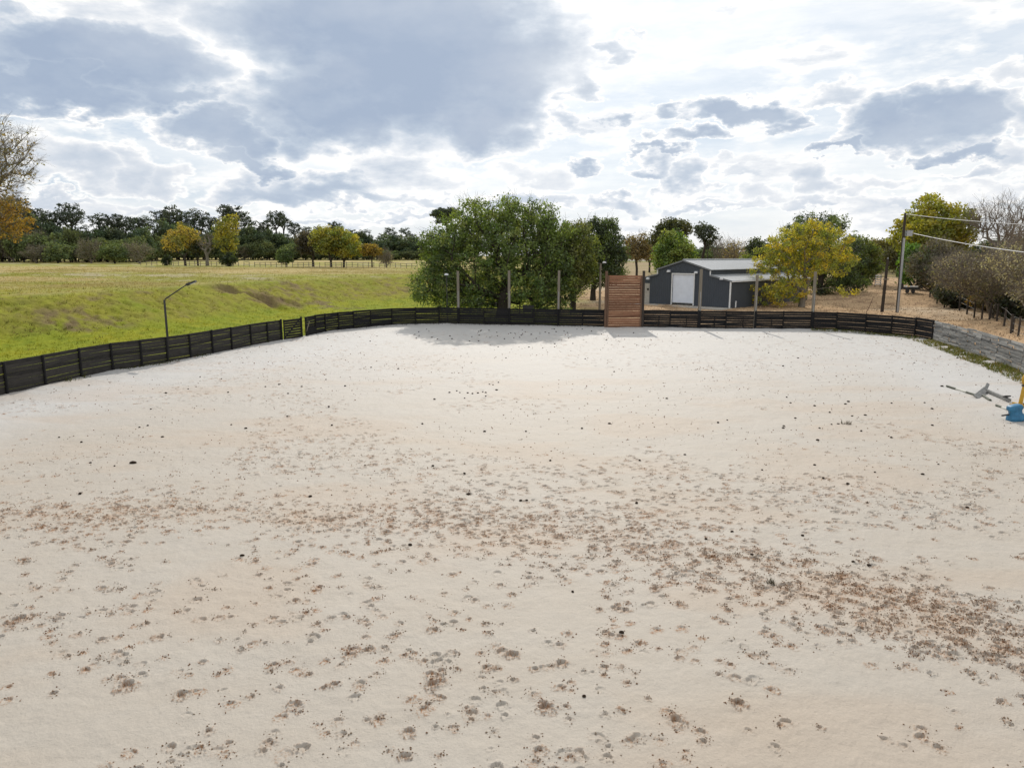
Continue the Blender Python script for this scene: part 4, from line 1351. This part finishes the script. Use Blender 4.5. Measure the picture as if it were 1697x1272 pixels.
# --- big half-bare tree reaching in from the edge above the left field
lo = base_at(-62, 72); S = 72 / FPX
E = [(*(Q(px, py, 72) - lo), rx * S, rx * S, ry * S) for px, py, rx, ry in ((-50, 260, 95, 60), (-10, 270, 62, 55), (-90, 240, 80, 70), (10, 235, 40, 40), (-60, 320, 80, 40), (25, 290, 28, 22))]
grow('sycamore_tree', 'tall half bare tree with pale twigs reaching in above the orange foliage', 'tree', lo, E, 61, 620, .6, .8, 9, .13, [(.30, .22, .10), (.24, .19, .09), (.20, .19, .07)],
     [(0, 0, -.3), (.1, 0, 2.5), (.3, 0, 5.0), (.5, 0, 7.0)], .42, 'bark_grey', 'leaf_y', r_tip=.015, extra_twigs=5, bare=.25, wig=.24)
lo = base_at(-28, 78); S = 78 / FPX
E = [(*(Q(px, py, 78) - lo), rx * S, rx * S, ry * S) for px, py, rx, ry in ((0, 352, 36, 30), (-40, 350, 55, 45), (28, 345, 20, 16), (25, 378, 26, 14), (-10, 385, 40, 18), (40, 366, 14, 10))]
grow('maple_tree', 'orange leaved tree cut by the edge in front of the dark wood', 'tree', lo, E, 62, 190, .5, .62, 30, .15, [(.42, .27, .06), (.36, .25, .06), (.46, .33, .07), (.28, .23, .07)],
     [(0, 0, -.3), (.1, 0, .8), (.2, 0, 1.6)], .3, 'bark_grey', 'leaf_y', r_tip=.016, extra_twigs=1)

# --- trees behind the barn
simple_tree('oak_tree', 'brown leaved tree on the straw field between the screen and barn', 1056, 128, 387, 46, BROWN, 71, .30, 95, 45, .18, .85, rt=.22, twigs=2, mind=.6)
simple_tree('oak_tree', 'smaller brown tree on the straw field next to the barn roof', 1077, 140, 396, 30, BROWN, 72, .35, 60, 40, .18, .85, rt=.18, twigs=2, mind=.6)
simple_tree('oak_tree', 'bright green tree rising directly behind the barn gable', 1118, 106, 372, 62, OAKL + [(.09, .15, .03)], 73, .12, 190, 70, .18, .95, rt=.25, mind=.6, lobes=9)
simple_tree('oak_tree', 'tall dark olive tree behind the bright green tree at the barn', 1109, 122, 355, 58, [(.075, .085, .028), (.09, .095, .03), (.06, .075, .025)], 74, .45, 110, 60, .2, 1.0, rt=.3, mind=.7)
simple_tree('pine_tree', 'lone pine with an open crown and crooked trunk behind the barn roof', 1163, 132, 362, 40, PINE, 75, .52, 42, 60, .19, .85, rt=.24, mind=.9, lobes=8, lean=.12, wig=.25, shell=.7)
simple_tree('oak_tree', 'dark green rounded tree beyond the far end of the barn roof', 1258, 112, 391, 44, OAK + DARK, 76, .08, 100, 60, .2, 1.0, mind=.6)
simple_tree('bush', 'pale green bush beside the dark rounded tree beyond the barn', 1236, 108, 416, 22, OAKL, 77, .08, 44, 55, .18, .7, cat='bush', mind=.5)
simple_tree('dead_tree', 'bare brown tree behind the barn roof, nearest the lone pine', 1196, 128, 394, 34, BARE, 78, .25, 70, 8, .14, .9, bark='twig', twigs=3, mind=.7, r_tip=.035)
simple_tree('dead_tree', 'russet half bare tree behind the barn roof beside the dark rounded tree', 1216, 122, 391, 40, BROWN, 79, .22, 80, 16, .15, .9, bark='twig', twigs=3, mind=.7, r_tip=.03)
simple_tree('pine_tree', 'dark umbrella shaped pine showing above the huge oak', 742, 150, 340, 46, PINE, 80, .72, 46, 80, .2, .95, rt=.3, mind=.7, flat=.5)

# --- right-hand thicket along the mulch
simple_tree('oak_tree', 'tall yellow green open crowned tree above the utility pole', 1543, 92, 306, 112, [(.33, .36, .045), (.40, .39, .05), (.27, .31, .045), (.46, .42, .05)], 91, .20, 270, 62, .20, .85, bark='bark_grey', leafm='leaf_y', rt=.32, mind=.8, lobes=13,
            wig=.16, shell=.62, trunk_h=.18)
simple_tree('oak_tree', 'bright green young tree just behind the utility pole', 1516, 88, 392, 40, [(.12, .21, .035), (.10, .18, .03), (.15, .23, .05)], 92, .08, 75, 60, .17, .75, mind=.5)
simple_tree('dead_tree', 'large bare grey tree with fine twigs against the sky', 1655, 84, 309, 100, BARE, 93, .34, 190, 0, .1, .9, bark='twig', twigs=4, rt=.3, mind=.7, r_tip=.018, wig=.14)
simple_tree('oak_tree', 'dense dark grey brown thicket tree behind the flat trailer', 1560, 76, 388, 92, [(.12, .108, .08), (.105, .10, .07), (.14, .12, .088), (.07, .085, .042)], 94, .04, 330, 50, .12, .8, bark='twig', twigs=2, mind=.5, rt=.2, r_tip=.02)
simple_tree('oak_tree', 'grey brown twiggy tree hanging over the wire fence', 1655, 59, 380, 185, [(.40, .355, .275), (.34, .305, .23), (.45, .40, .31), (.22, .23, .11)], 95, .03, 620, 16, .085, .6, bark='twig', twigs=4, mind=.42, rt=.2, r_tip=.019)
simple_tree('oak_tree', 'leafless tangled tree at the near end of the wire fence', 1735, 52, 385, 185, [(.40, .355, .275), (.33, .31, .21), (.43, .38, .285)], 96, .03, 460, 16, .085, .6, bark='twig', twigs=4, mind=.42, rt=.2, r_tip=.018)
simple_tree('oak_tree', 'dark leafy undergrowth tree behind the wire fence posts', 1690, 62, 455, 100, DARK + OLIVE, 97, .05, 230, 55, .12, .7, mind=.42, rt=.16)
simple_tree('bush', 'orange leaved bush low behind the wire fence posts', 1640, 64, 480, 44, [(.25, .16, .04), (.20, .14, .05), (.14, .12, .04)], 98, .05, 80, 40, .11, .55, cat='bush', leafm='leaf_y', mind=.35)
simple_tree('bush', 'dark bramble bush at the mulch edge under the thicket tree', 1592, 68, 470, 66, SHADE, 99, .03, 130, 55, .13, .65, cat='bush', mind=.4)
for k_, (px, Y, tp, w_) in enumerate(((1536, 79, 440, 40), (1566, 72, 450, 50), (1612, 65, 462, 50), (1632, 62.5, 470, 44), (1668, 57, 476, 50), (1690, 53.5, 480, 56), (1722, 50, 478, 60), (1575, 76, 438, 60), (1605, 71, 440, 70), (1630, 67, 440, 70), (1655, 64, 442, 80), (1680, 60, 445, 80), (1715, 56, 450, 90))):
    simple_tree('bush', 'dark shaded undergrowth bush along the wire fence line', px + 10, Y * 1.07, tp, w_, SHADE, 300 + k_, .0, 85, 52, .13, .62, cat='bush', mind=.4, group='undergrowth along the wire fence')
simple_tree('bush', 'bare grey thicket at the end of the mulch track', 1447, 128, 416, 52, BARE + OLIVE, 100, .03, 110, 26, .16, .9, cat='bush', bark='twig', twigs=2, mind=.5, r_tip=.03)
simple_tree('oak_tree', 'yellowish tree beyond the end of the mulch track', 1462, 142, 392, 52, [(.21, .18, .035), (.15, .14, .035), (.12, .12, .035)], 101, .2, 100, 50, .2, 1.0, mind=.7)
simple_tree('oak_tree', 'olive tree beyond the mulch track behind the far black pole', 1490, 120, 398, 46, OLIVE, 102, .1, 100, 50, .18, .95, mind=.6)
simple_tree('dead_tree', 'bare brown tree at the edge beyond the twiggy trees', 1705, 88, 352, 90, BARE + BROWN, 103, .2, 150, 10, .12, .8, bark='twig', twigs=3, mind=.7, r_tip=.02)

# ============================================================ the far wood: copies of a few trees
rw = np.random.RandomState(77)
far_lab = {
    'pine': ('pine_tree', 'tall dark pine with tufted crown in the far wood', 'pines of the far wood'),
    'oak': ('oak_tree', 'dark rounded evergreen in the far wood', 'evergreens of the far wood'),
    'mid': ('oak_tree', 'dull green leafy tree at the front of the far wood', 'leafy trees at the front of the far wood'),
    'twig': ('dead_tree', 'grey brown twiggy tree at the front of the far wood', 'twiggy trees at the front of the far wood'),
}
proto = {k: [] for k in far_lab}


def far_proto(kind, seed, w, h, h0, n_cl, n_leaf, leaf, cl, cols, **kw):
    rng = np.random.RandomState(seed)
    nm, lab, g = far_lab[kind]
    E = auto_crown(rng, w, h * h0, h * .97, kw.pop('lobes', 7))
    th = max(h * h0 * .9, .5)
    t = grow(nm, lab, 'tree', (0, -900, -50), E, seed, n_cl, kw.pop('mind', .8), cl, n_leaf, leaf, cols, [(0, 0, -.5), (.1, 0, th * .5), (.2, 0, th)], kw.pop('rt', .28), kw.pop('bark', 'bark'), 'leaf_far', group=g, r_tip=kw.pop('r_tip', .06), ksides=5, **kw)
    proto[kind].append((t, h, w))


FD = [(.070, .105, .044), (.085, .12, .046), (.060, .092, .048), (.115, .14, .05)]
for s in range(4): far_proto('pine', 200 + s, 6.0 + s % 2, 16, (.58, .48, .66, .42)[s], 30, 42, .24, .95, PINE, mind=1.25, shell=.75, flat=.6, wig=.25, lobes=9)
for s in range(3): far_proto('oak', 210 + s, 9, 11, .03, 90, 50, .32, 1.4, FD, mind=1.0)
for s in range(3): far_proto('mid', 220 + s, 7.5, 8, .0, 70, 48, .26, 1.15, [(.13, .165, .05), (.16, .185, .055), (.10, .135, .055)], mind=.9)
for s in range(2): far_proto('twig', 230 + s, 8, 8, .03, 80, 24, .2, 1.1, [(.18, .17, .10), (.16, .155, .095)], mind=.8, bark='twig', extra_twigs=2)
used = {k: [0] * len(v) for k, v in proto.items()}


def put_far(kind, px, Y, top, wpx=None, name_label=None):
    i = rw.randint(len(proto[kind])); t, h, w = proto[kind][i]
    b = base_at(px, Y)
    hh = Q(px, top, Y)[2] - b[2]
    sz = hh / h
    sx = sz if wpx is None else wpx * Y / FPX / w
    sx = min(max(sx, sz * .55), sz * 1.8)
    if used[kind][i] == 0:
        used[kind][i] = 1
        t.location = tuple(b); t.rotation_euler = (0, 0, rw.rand() * 6.28); t.scale = (sx, sx, sz)
    else:
        dup(t, b, rw.rand() * 6.28, (sx, sx, sz))


SKY_X = [-80, 0, 30, 70, 100, 140, 175, 215, 250, 300, 340, 380, 430, 465, 490, 520, 545, 600, 640, 690, 720]
SKY_Y = [330, 328, 322, 345, 340, 348, 358, 350, 348, 336, 352, 350, 350, 362, 360, 384, 366, 374, 376, 386, 390]
for px in np.arange(-70, 735, 14):
    q = px + rw.normal(0, 4); tp = np.interp(q, SKY_X, SKY_Y)
    Yb = np.interp(q, [0, 230, 300, 700], [212, 215, 255, 290])
    put_far('pine', q, Yb + rw.rand() * 14, tp + rw.normal(3, 9), None)
for px in np.arange(-80, 730, 15):
    q = px + rw.normal(0, 5); tp = np.interp(q, SKY_X, SKY_Y)
    Yb = np.interp(q, [0, 230, 300, 700], [207, 210, 250, 282])
    put_far('oak', q, Yb + rw.rand() * 8, tp + (14 if q < 560 else 3) + rw.rand() * 20, 34 + rw.rand() * 16)
for px in np.arange(-80, 730, 13):
    q = px + rw.normal(0, 5); tp = np.interp(q, SKY_X, SKY_Y)
    Yb = np.interp(q, [0, 215, 300, 700], [201, 203, 245, 276])
    put_far('mid' if rw.rand() < .8 else 'twig', q, Yb, min(tp + 30 + rw.rand() * 26, 414), 30 + rw.rand() * 16)
for px in np.arange(-80, 735, 11):
    q = px + rw.normal(0, 4)
    put_far('mid' if rw.rand() < .4 else 'oak', q, np.interp(q, [0, 230, 300, 700], [222, 226, 268, 300]) + rw.rand() * 5, 408 + rw.rand() * 8, 30 + rw.rand() * 12)
for px, tp, k in ((150, 392, 'twig'), (230, 398, 'twig'), (190, 400, 'mid'), (60, 402, 'twig'), (95, 398, 'mid')):
    put_far(k, px, 190, tp, 46)
# and behind the barn and the mulch track
for px in np.arange(955, 1500, 24):
    q = px + rw.normal(0, 6)
    put_far('oak', q, 275 + rw.rand() * 40, 402 + rw.rand() * 10, 40 + rw.rand() * 16)
    if rw.rand() < .6: put_far('mid', q + 9, 262 + rw.rand() * 12, 408 + rw.rand() * 8, 30 + rw.rand() * 14)
for px, tp in ((1172, 396), (1185, 402), (1024, 385), (1010, 398), (1300, 400), (1440, 398), (1420, 390)):
    put_far('pine', px, 240, tp)
for px in np.arange(1470, 1860, 26):
    q = px + rw.normal(0, 6)
    put_far('oak', q, 130 + rw.rand() * 30, 396 + rw.rand() * 16 - max(0, (px - 1600) * .12), 60)

# ============================================================ far rail fence, right wire fence, small things
r = thing('rail_fence', 'grey post and rail fence running across the far field below the trees', 'fence', tuple(base_at(460, 157)))
o3 = np.array(r.location)
fp = [base_at(px, Y) - o3 for px, Y in zip(np.arange(232, 700, 9.0), np.interp(np.arange(232, 700, 9.0), [232, 480, 700], [172, 156, 156]))]
for p in fp[::1]:
    MB().tube([p + (0, 0, -.2), p + (rw.normal(0, .03), 0, .95 + .25 * rw.rand())], .065, 6).build('post', M['post_wood'], r)
for a, b in zip(fp[:-1], fp[1:]):
    mb = MB()
    for z in (.5, 1.0):
        mb.beam(a + (0, .1, z + rw.normal(0, .03)), b + (0, .1, z + rw.normal(0, .03)), .05, .09)
    if rw.rand() < .88: mb.build('rail', M['post_wood'], r)

r = thing('wire_fence', 'dark post and wire fence under the twiggy trees beside the mulch', 'fence', tuple(base_at(1640, 59)))
o3 = np.array(r.location)
wp = []
for i, t in enumerate(np.linspace(0, 1, 15)):
    px = np.interp(t, [0, 1], [1548, 1730]); Y = np.interp(px, [1548, 1607, 1641, 1692, 1740], [76, 63, 58, 49, 43])
    wp.append(base_at(px, Y) - o3)
for p in wp: MB().tube([p + (0, 0, -.2), p + (rw.normal(0, .03), 0, 1.35)], .07, 7).build('post', M['dark_post'], r)
for z in (.3, .75, 1.2):
    mb = MB().tube([p + (0, 0, z) for p in wp], .006, 4); mb.build('wire', M['dark_metal'], r)
p = base_at(1692.5, 49.5)
o = thing('wooden_post', 'stout dark post standing alone by the mulch near the grey fence', 'post', tuple(p))
MB().tube([(0, 0, -.3), (0, 0, .95)], .11, 10).build('shaft', M['dark_post'], o)
MB().tube([(0, 0, .95), (0, 0, 1.0)], .12, 10).build('cap', M['dark_metal'], o)

# flat trailer under the thicket
p = base_at(1514, 80)
o = thing('flat_trailer', 'small dark flat trailer with white load under the thicket', 'trailer', tuple(p), -.5)
o.scale = (.62, .62, .75)
b = MB(); b.box((0, 0, .62), (3.0, 1.5, .10)); b.box((0, -.7, .78), (3.0, .06, .22)); b.box((0, .7, .78), (3.0, .06, .22)); b.beam((-1.5, 0, .58), (-2.6, 0, .45), .1, .1); b.build('bed', M['dark_metal'], o)
for x in (-.45, .45):
    for y in (-.82, .82):
        MB().tube([(x, y - .09, .34), (x, y + .09, .34)], .33, 14).build('wheel', M['dark_metal'], o)
for x, w_ in ((-.75, .5), (.55, 1.3)):
    MB().box((x, 0, .86), (w_, 1.2, .36)).build('load_panel', M['white_paint'], o)
# board stack with white stripes
p = base_at(1459.5, 92)
o = thing('board_rack', 'rack of white boards seen behind the dark brown pole', 'board rack', tuple(p), .3)
for k in range(5): MB().box((0, 0, .35 + k * .27), (.95, .10, .13)).build('board', M['white_paint'], o)
for x in (-.42, .42): MB().box((x, .08, .8), (.08, .06, 1.6)).build('upright', M['dark_post'], o)
# black pipe rails under the oak
p = base_at(902, 68)
o = thing('pipe_panel', 'black rail panel on posts under the huge oak behind the fence', 'fence', tuple(p))
for x in (-2.3, -1.1, .3, 1.6, 2.6): MB().tube([(x, .1 * x, -.2), (x, .1 * x, 1.75)], .055, 8).build('post', M['dark_metal'], o)
for z in (.7, 1.15, 1.6): MB().tube([(-2.3, -.23, z + .1), (0, 0, z), (2.6, .26, z - .1)], .045, 6).build('rail', M['dark_metal'], o)
p = base_at(876, 66)
o = thing('feed_trough', 'dark feed trough standing under the huge oak behind the fence', 'trough', tuple(p))
b = MB(); b.box((0, 0, .75), (1.0, .6, .06)); b.box((0, -.3, 1.0), (1.0, .05, .5)); b.box((0, .3, 1.0), (1.0, .05, .5)); b.box((-.5, 0, 1.0), (.05, .6, .5)); b.box((.5, 0, 1.0), (.05, .6, .5)); b.build('tub', M['dark_metal'], o)
for x in (-.4, .4):
    for y in (-.22, .22): MB().box((x, y, .37), (.07, .07, .74)).build('leg', M['dark_metal'], o)
p = base_at(1421, 62)
p = base_at(1449, 66)
o = thing('stake', 'thin leaning reddish stake on the mulch behind the black fence', 'stake', tuple(p))
MB().tube([(-.35, 0, -.1), (0, 0, .7), (.25, 0, 1.5)], [.03, .025, .02], 6).build('shaft', M['cedar_post'], o)

# ============================================================ riding gear at the right edge of the sand
def spt(px, py, dz=0.0):
    p = P(px, py); return np.array([p[0], p[1], dz])


o = thing('jump_standard', 'grey wooden jump standard lying on its side in the sand', 'jump standard', tuple(spt(1630, 655)))
b0 = spt(1630, 655)
MB().beam(spt(1634, 650, .10) - b0, spt(1673, 667, .10) - b0, .11, .11).build('upright', M['grey_wood'], o)
MB().beam(spt(1617, 660, .06) - b0, spt(1634, 649, .14) - b0, .24, .05, up=(.3, -.5, .8)).build('foot', M['grey_wood'], o)
MB().beam(spt(1631, 651, .05) - b0, spt(1636, 648, .34) - b0, .13, .05, up=(.3, -.5, .8)).build('foot', M['grey_wood'], o)
MB().beam(spt(1665, 664, .18) - b0, spt(1670, 666, .26) - b0, .2, .05).build('cup', M['dark_metal'], o)


def stripes(lab, A, B, n, r, cols, sag=0.0):
    o = thing('jump_pole', lab, 'jump pole', tuple((A + B) / 2), group='poles lying at the riding gear')
    c = (A + B) / 2
    for k in range(n):
        q0 = A + (B - A) * k / n; q1 = A + (B - A) * (k + 1) / n
        MB().tube([q0 - c, q1 - c], r, 10).build('pole_section', M[cols[k % len(cols)]], o)


M['olive_paint'] = plain_mat('dark_green_paint', (.05, .06, .035), .5, .4)
M['pole_white'] = plain_mat('dirty_white_paint', (.55, .54, .48), .6, .3)
stripes('green and white jump pole lying on the sand beyond the grey standard', spt(1569, 641, .05), spt(1619, 657, .05), 3, .05, ['olive_paint', 'pole_white', 'olive_paint'])
stripes('short dark jump pole end lying between grey standard and blue block', spt(1629, 657, .05), spt(1641, 665, .05), 1, .05, ['olive_paint'])
stripes('dark jump pole with white band lying beside the blue block', spt(1651, 673, .05), spt(1671, 681, .05), 2, .05, ['olive_paint', 'pole_white'])
# blue plastic jump block: waisted, tilted on its side
p = spt(1684, 697)
o = thing('jump_block', 'blue waisted plastic jump block tipped over in the sand', 'jump block', (p[0], p[1], 0))
prof = [(-.36, .30), (-.30, .36), (-.14, .33), (-.02, .24), (.10, .24), (.20, .30), (.32, .27), (.36, .20)]
mb = MB(); n = 20
v = []
for z, rr in prof:
    for k in range(n):
        a = 2 * math.pi * k / n; ca, sa = math.cos(a), math.sin(a)
        e = .55
        x = math.copysign(abs(ca) ** e, ca) * rr; y = math.copysign(abs(sa) ** e, sa) * rr * .75
        v.append((x, y, z + .36))
f = [[i * n + k, i * n + (k + 1) % n, (i + 1) * n + (k + 1) % n, (i + 1) * n + k] for i in range(len(prof) - 1) for k in range(n)] + [list(range(n))[::-1], [(len(prof) - 1) * n + k for k in range(n)]]
th = -.22
v = np.array(v) * .86 @ np.array([[math.cos(th), 0, -math.sin(th)], [0, 1, 0], [math.sin(th), 0, math.cos(th)]])
mb.add(v, f); mb.build('block_body', M['blue'], o, smooth=True)
MB().beam((-.62, -.1, .22), (-.30, 0, .24), .05, .05).build('carry_bar', M['dark_metal'], o)
MB().beam((-.02, -.30, .72), (.55, -.1, .30), .06, .03).build('pole_cup', M['dark_metal'], o)
# yellow standard
p = spt(1690, 673)
o = thing('jump_standard', 'upright yellow jump standard with turned finial behind the blue block', 'jump standard', (p[0], p[1], 0))
b = MB(); b.tube([(0, 0, 0), (.08, 0, .82)], [.075, .07], 12); b.build('upright', M['yellow'], o)
b = MB(); b.tube([(.085, 0, .86), (.10, 0, 1.0), (.11, 0, 1.15), (.12, 0, 1.30), (.125, 0, 1.40)], [.06, .13, .14, .09, .02], 14); b.build('finial', M['yellow'], o, smooth=True)
MB().tube([(.08, 0, .82), (.085, 0, .88)], [.10, .10], 14).build('collar', M['dark_metal'], o)
fb = MB(); fb.beam((-.4, 0, .05), (.4, 0, .05), .09, .10); fb.beam((0, -.4, .05), (0, .4, .05), .09, .09); fb.build('foot', M['yellow'], o)

# ============================================================ droppings on the sand
rc = np.random.RandomState(5)
ico = bpy.data.meshes.new('manure_ball')
import bmesh
bm = bmesh.new(); bmesh.ops.create_icosphere(bm, subdivisions=2, radius=1.0)
for v_ in bm.verts:
    c = v_.co; k = .82 + .36 * float(fbm(np.array(c.x * 1.7 + c.z + 9), np.array(c.y * 1.7 + 5), 3)); v_.co = (c.x * k, c.y * k * .85, c.z * k * .7)
bm.to_mesh(ico); bm.free(); ico.materials.append(M['manure'])
spots = [(745, 651), (757, 648), (762, 651), (775, 652), (783, 653), (792, 652), (800, 650), (805, 651), (811, 637), (817, 638), (823, 646), (826, 634), (770, 660), (805, 657), (720, 662), (615, 609), (660, 611), (572, 640), (500, 641),
         (545, 675), (550, 704), (700, 702), (440, 641), (367, 627), (325, 641), (250, 678), (275, 651), (245, 705), (98, 725), (150, 768), (190, 773), (605, 772), (776, 818), (514, 822), (1010, 702), (1060, 763), (912, 763),
         (1105, 661), (1190, 700), (1310, 667), (1318, 693), (1350, 672), (1375, 683), (1378, 704), (1389, 703), (1401, 669), (1412, 689), (1434, 688), (1358, 711), (1298, 709), (1355, 729), (1427, 715), (1477, 726), (1263, 778),
         (1135, 753), (1055, 834), (1350, 770), (1405, 802), (1437, 833), (1330, 887), (1213, 880), (1414, 930), (1440, 937), (1170, 892), (863, 829), (873, 828), (1450, 782), (1030, 1047), (968, 1156), (949, 979), (1246, 919),
         (1545, 705), (1555, 770), (1603, 841), (1561, 640), (1532, 668)]
for k in range(52):
    y = 24 * (58 / 24.) ** rc.rand() if k < 42 else 13 + 12 * rc.rand(); x = (rc.rand() - .5) * 1.3 * y
    if sdist(x, y) > -1: continue
    spots.append((x, y, 1))
for k in range(46):                                            # litter of the oak on the sand below it
    x, y = -8 + 15 * rc.rand(), 50 + 9.3 * rc.rand()
    spots.append((x, y, 1))
for s_ in spots:
    q = P(*s_) if len(s_) == 2 else np.array([s_[0], s_[1], 0])
    if sdist(q[0], q[1]) > -.3: continue
    rr = .020 + .018 * rc.rand() + .0004 * q[1]
    o = bpy.data.objects.new('manure_ball', ico); COL.objects.link(o)
    o.location = (q[0], q[1], float(sand_z(q[0], q[1])) + rr * .35); o.scale = (rr * (1 + .5 * rc.rand()), rr * (1 + .4 * rc.rand()), rr); o.rotation_euler = (0, 0, rc.rand() * 6.28)
    tag(o, 'small dark horse dropping scattered on the pale sand', 'horse dropping', 'horse droppings on the sand')
q = P(220.5, 768)
o = bpy.data.objects.new('dirt_clod', ico); COL.objects.link(o)
o.location = (q[0], q[1], float(sand_z(q[0], q[1])) + .02); o.scale = (.105, .085, .07)
tag(o, 'largest dark clod lying by itself on the smooth sand', 'clod')

# ============================================================ grass, weeds, litter
rg = np.random.RandomState(9)


def tufts(name, X, Y, Z, h, col, blades, mat, lab, cat, spread=.05, wid=.22):
    n = len(X); N_ = n * blades
    b = np.repeat(np.stack([X, Y, Z], -1), blades, 0) + np.concatenate([rg.normal(0, spread, (N_, 2)), np.full((N_, 1), -.02)], 1)
    hh = np.repeat(h, blades) * (.6 + .7 * rg.rand(N_))
    a = rg.rand(N_) * 6.283
    w = hh * wid
    sx, sy = np.cos(a) * w * .5, np.sin(a) * w * .5
    la = rg.rand(N_) * 6.283; lean = hh * (.2 + .6 * rg.rand(N_))
    tip = b + np.stack([np.cos(la) * lean, np.sin(la) * lean, hh], -1)
    z0 = np.zeros(N_)
    v = np.stack([b - np.stack([sx, sy, z0], -1), b + np.stack([sx, sy, z0], -1), tip], 1).reshape(-1, 3)
    c = np.repeat(np.repeat(col, blades, 0) * (1 + rg.normal(0, .22, (N_, 1))).clip(.5, 1.6), 3, 0)
    o = mesh_obj(name, v, np.arange(N_ * 3).reshape(-1, 3), M[mat], cols=c)
    tag(o, lab, cat, None, 'stuff')


n = 120000
Y = 30 * (150 / 30.) ** (rg.rand(n) ** .9); X = (-.86 + .92 * rg.rand(n)) * Y
keep = (sdist(X, Y) > .5)
X, Y = X[keep], Y[keep]
Z = height(X, Y)
bk = sstep(.5, 1.2, Z) * (1 - sstep(2.6, 3.1, Z))
pk = rg.rand(len(X)) < np.clip(.15 + 1.1 * fbm(X * .9, Y * .8, 3), 0, 1) * (1 - .45 * bk)
X, Y, Z = X[pk], Y[pk], Z[pk]
c = ground_cols(X, Y, Z)
tufts('grass', X, Y, Z, (.05 + .12 * rg.rand(len(X)) ** 2.5) * (1 + .004 * Y), c * np.array([1.05, 1.0, .9]), 3, 'grass', 'short green grass with dry patches covering the bank and field', 'grass', .08)
# coarser tussocks on the slope of the bank
n = 42000
Y = 44 * (118 / 44.) ** rg.rand(n); X = (-.80 + .74 * rg.rand(n)) * Y
Z = height(X, Y)
bk = sstep(.45, 1.0, Z) * (1 - sstep(2.7, 3.15, Z)) + .12
pk = (rg.rand(n) < bk * np.clip(1.9 * (fbm(X * .7, Y * .6, 4) - .30), 0, 1)) & (sdist(X, Y) > 1)
X, Y, Z = X[pk], Y[pk], Z[pk]
tc = np.array([[.13, .14, .028], [.18, .17, .04], [.24, .19, .065], [.16, .18, .028], [.12, .105, .035]])[rg.randint(0, 5, len(X))]
tufts('grass', X, Y, Z, .06 + .13 * rg.rand(len(X)) ** 2, tc, 4, 'grass', 'coarse olive and straw tussocks on the slope of the bank', 'tussocks', .07, .3)
# dry litter on the right
n = 40000
Y = 46 * (130 / 46.) ** rg.rand(n); X = (.02 + .80 * rg.rand(n)) * Y
keep = sdist(X, Y) > .4
X, Y = X[keep], Y[keep]; Z = height(X, Y)
lc = np.array([[.44, .32, .20], [.36, .25, .16], [.52, .41, .28], [.22, .15, .10]])[rg.randint(0, 4, len(X))]
tufts('leaf_litter', X, Y, Z, .05 + .06 * rg.rand(len(X)), lc, 2, 'litter', 'dry brown leaves and mulch covering the ground round the barn', 'leaf litter', .12, .9)


def edge_strip(pts, n, off0, off1, hmin, hmax, cols, name, lab, cat, dens=None):
    pts = np.array(pts)
    i = rg.rand(n) * (len(pts) - 1.001); k = i.astype(int); t = (i - k)[:, None]
    p = pts[k] * (1 - t) + pts[k + 1] * t
    d = pts[k + 1] - pts[k]; nn = np.stack([d[:, 1], -d[:, 0]], -1); nn /= np.linalg.norm(nn, axis=1, keepdims=True)
    s = np.sign((nn * (np.array([0, 25]) - p)).sum(1)); nn *= s[:, None]
    o_ = off0 + (off1 - off0) * rg.rand(n) ** 1.6
    p = p + nn * o_[:, None]
    keep = fbm(p[:, 0] * .7, p[:, 1] * .7, 3) > (.40 if dens is None else dens)
    p = p[keep]
    z = np.maximum(sand_z(p[:, 0], p[:, 1]), -.03)
    cl = np.array(cols)[rg.randint(0, len(cols), len(p))]
    tufts(name, p[:, 0], p[:, 1], z, hmin + (hmax - hmin) * rg.rand(len(p)) ** 2, cl, 4, 'grass', lab, cat, .05)


GW = [(.13, .15, .03), (.17, .16, .045), (.22, .18, .07), (.10, .12, .025)]
edge_strip(GREY, 3600, .1, 1.3, .05, .22, GW, 'weeds', 'green and straw weeds along the foot of the grey fence', 'weeds', .25)
edge_strip(RIGHT[6:], 1800, .1, 1.1, .04, .16, GW, 'weeds', 'low weeds along the foot of the curved fence near the poles', 'weeds', .35)
edge_strip(LEFT, 650, .05, .45, .05, .20, [(.06, .07, .02), (.09, .09, .03)], 'weeds', 'sparse dark weeds along the foot of the long straight fence', 'weeds', .56)
edge_strip(MID[4:], 2600, -.05, .7, .03, .10, [(.05, .038, .022), (.08, .06, .03), (.04, .04, .018)], 'leaf_litter', 'dark fallen leaves drifted along the foot of the middle fence', 'leaf litter', .30)
p = P(1402, 703)
k = 26
tufts('weed', p[0] + rg.normal(0, .10, k), p[1] + rg.normal(0, .10, k), np.full(k, .0), .08 + .14 * rg.rand(k), np.tile([.09, .075, .05], (k, 1)), 3, 'grass', 'x', 'x', .03, .12)
o = bpy.data.objects.get('weed'); del o['kind']; tag(o, 'dry dead weed sprig lying alone on the sand', 'weed')
p = P(1277, 966)
tufts('weed', p[0] + rg.normal(0, .04, k), p[1] + rg.normal(0, .04, k), np.full(k, .0), .05 + .09 * rg.rand(k), np.tile([.06, .055, .03], (k, 1)), 3, 'grass', 'x', 'x', .02, .12)
o = bpy.data.objects.get('weed.001'); del o['kind']; tag(o, 'small dark weed sprig in the trodden band of sand', 'weed')
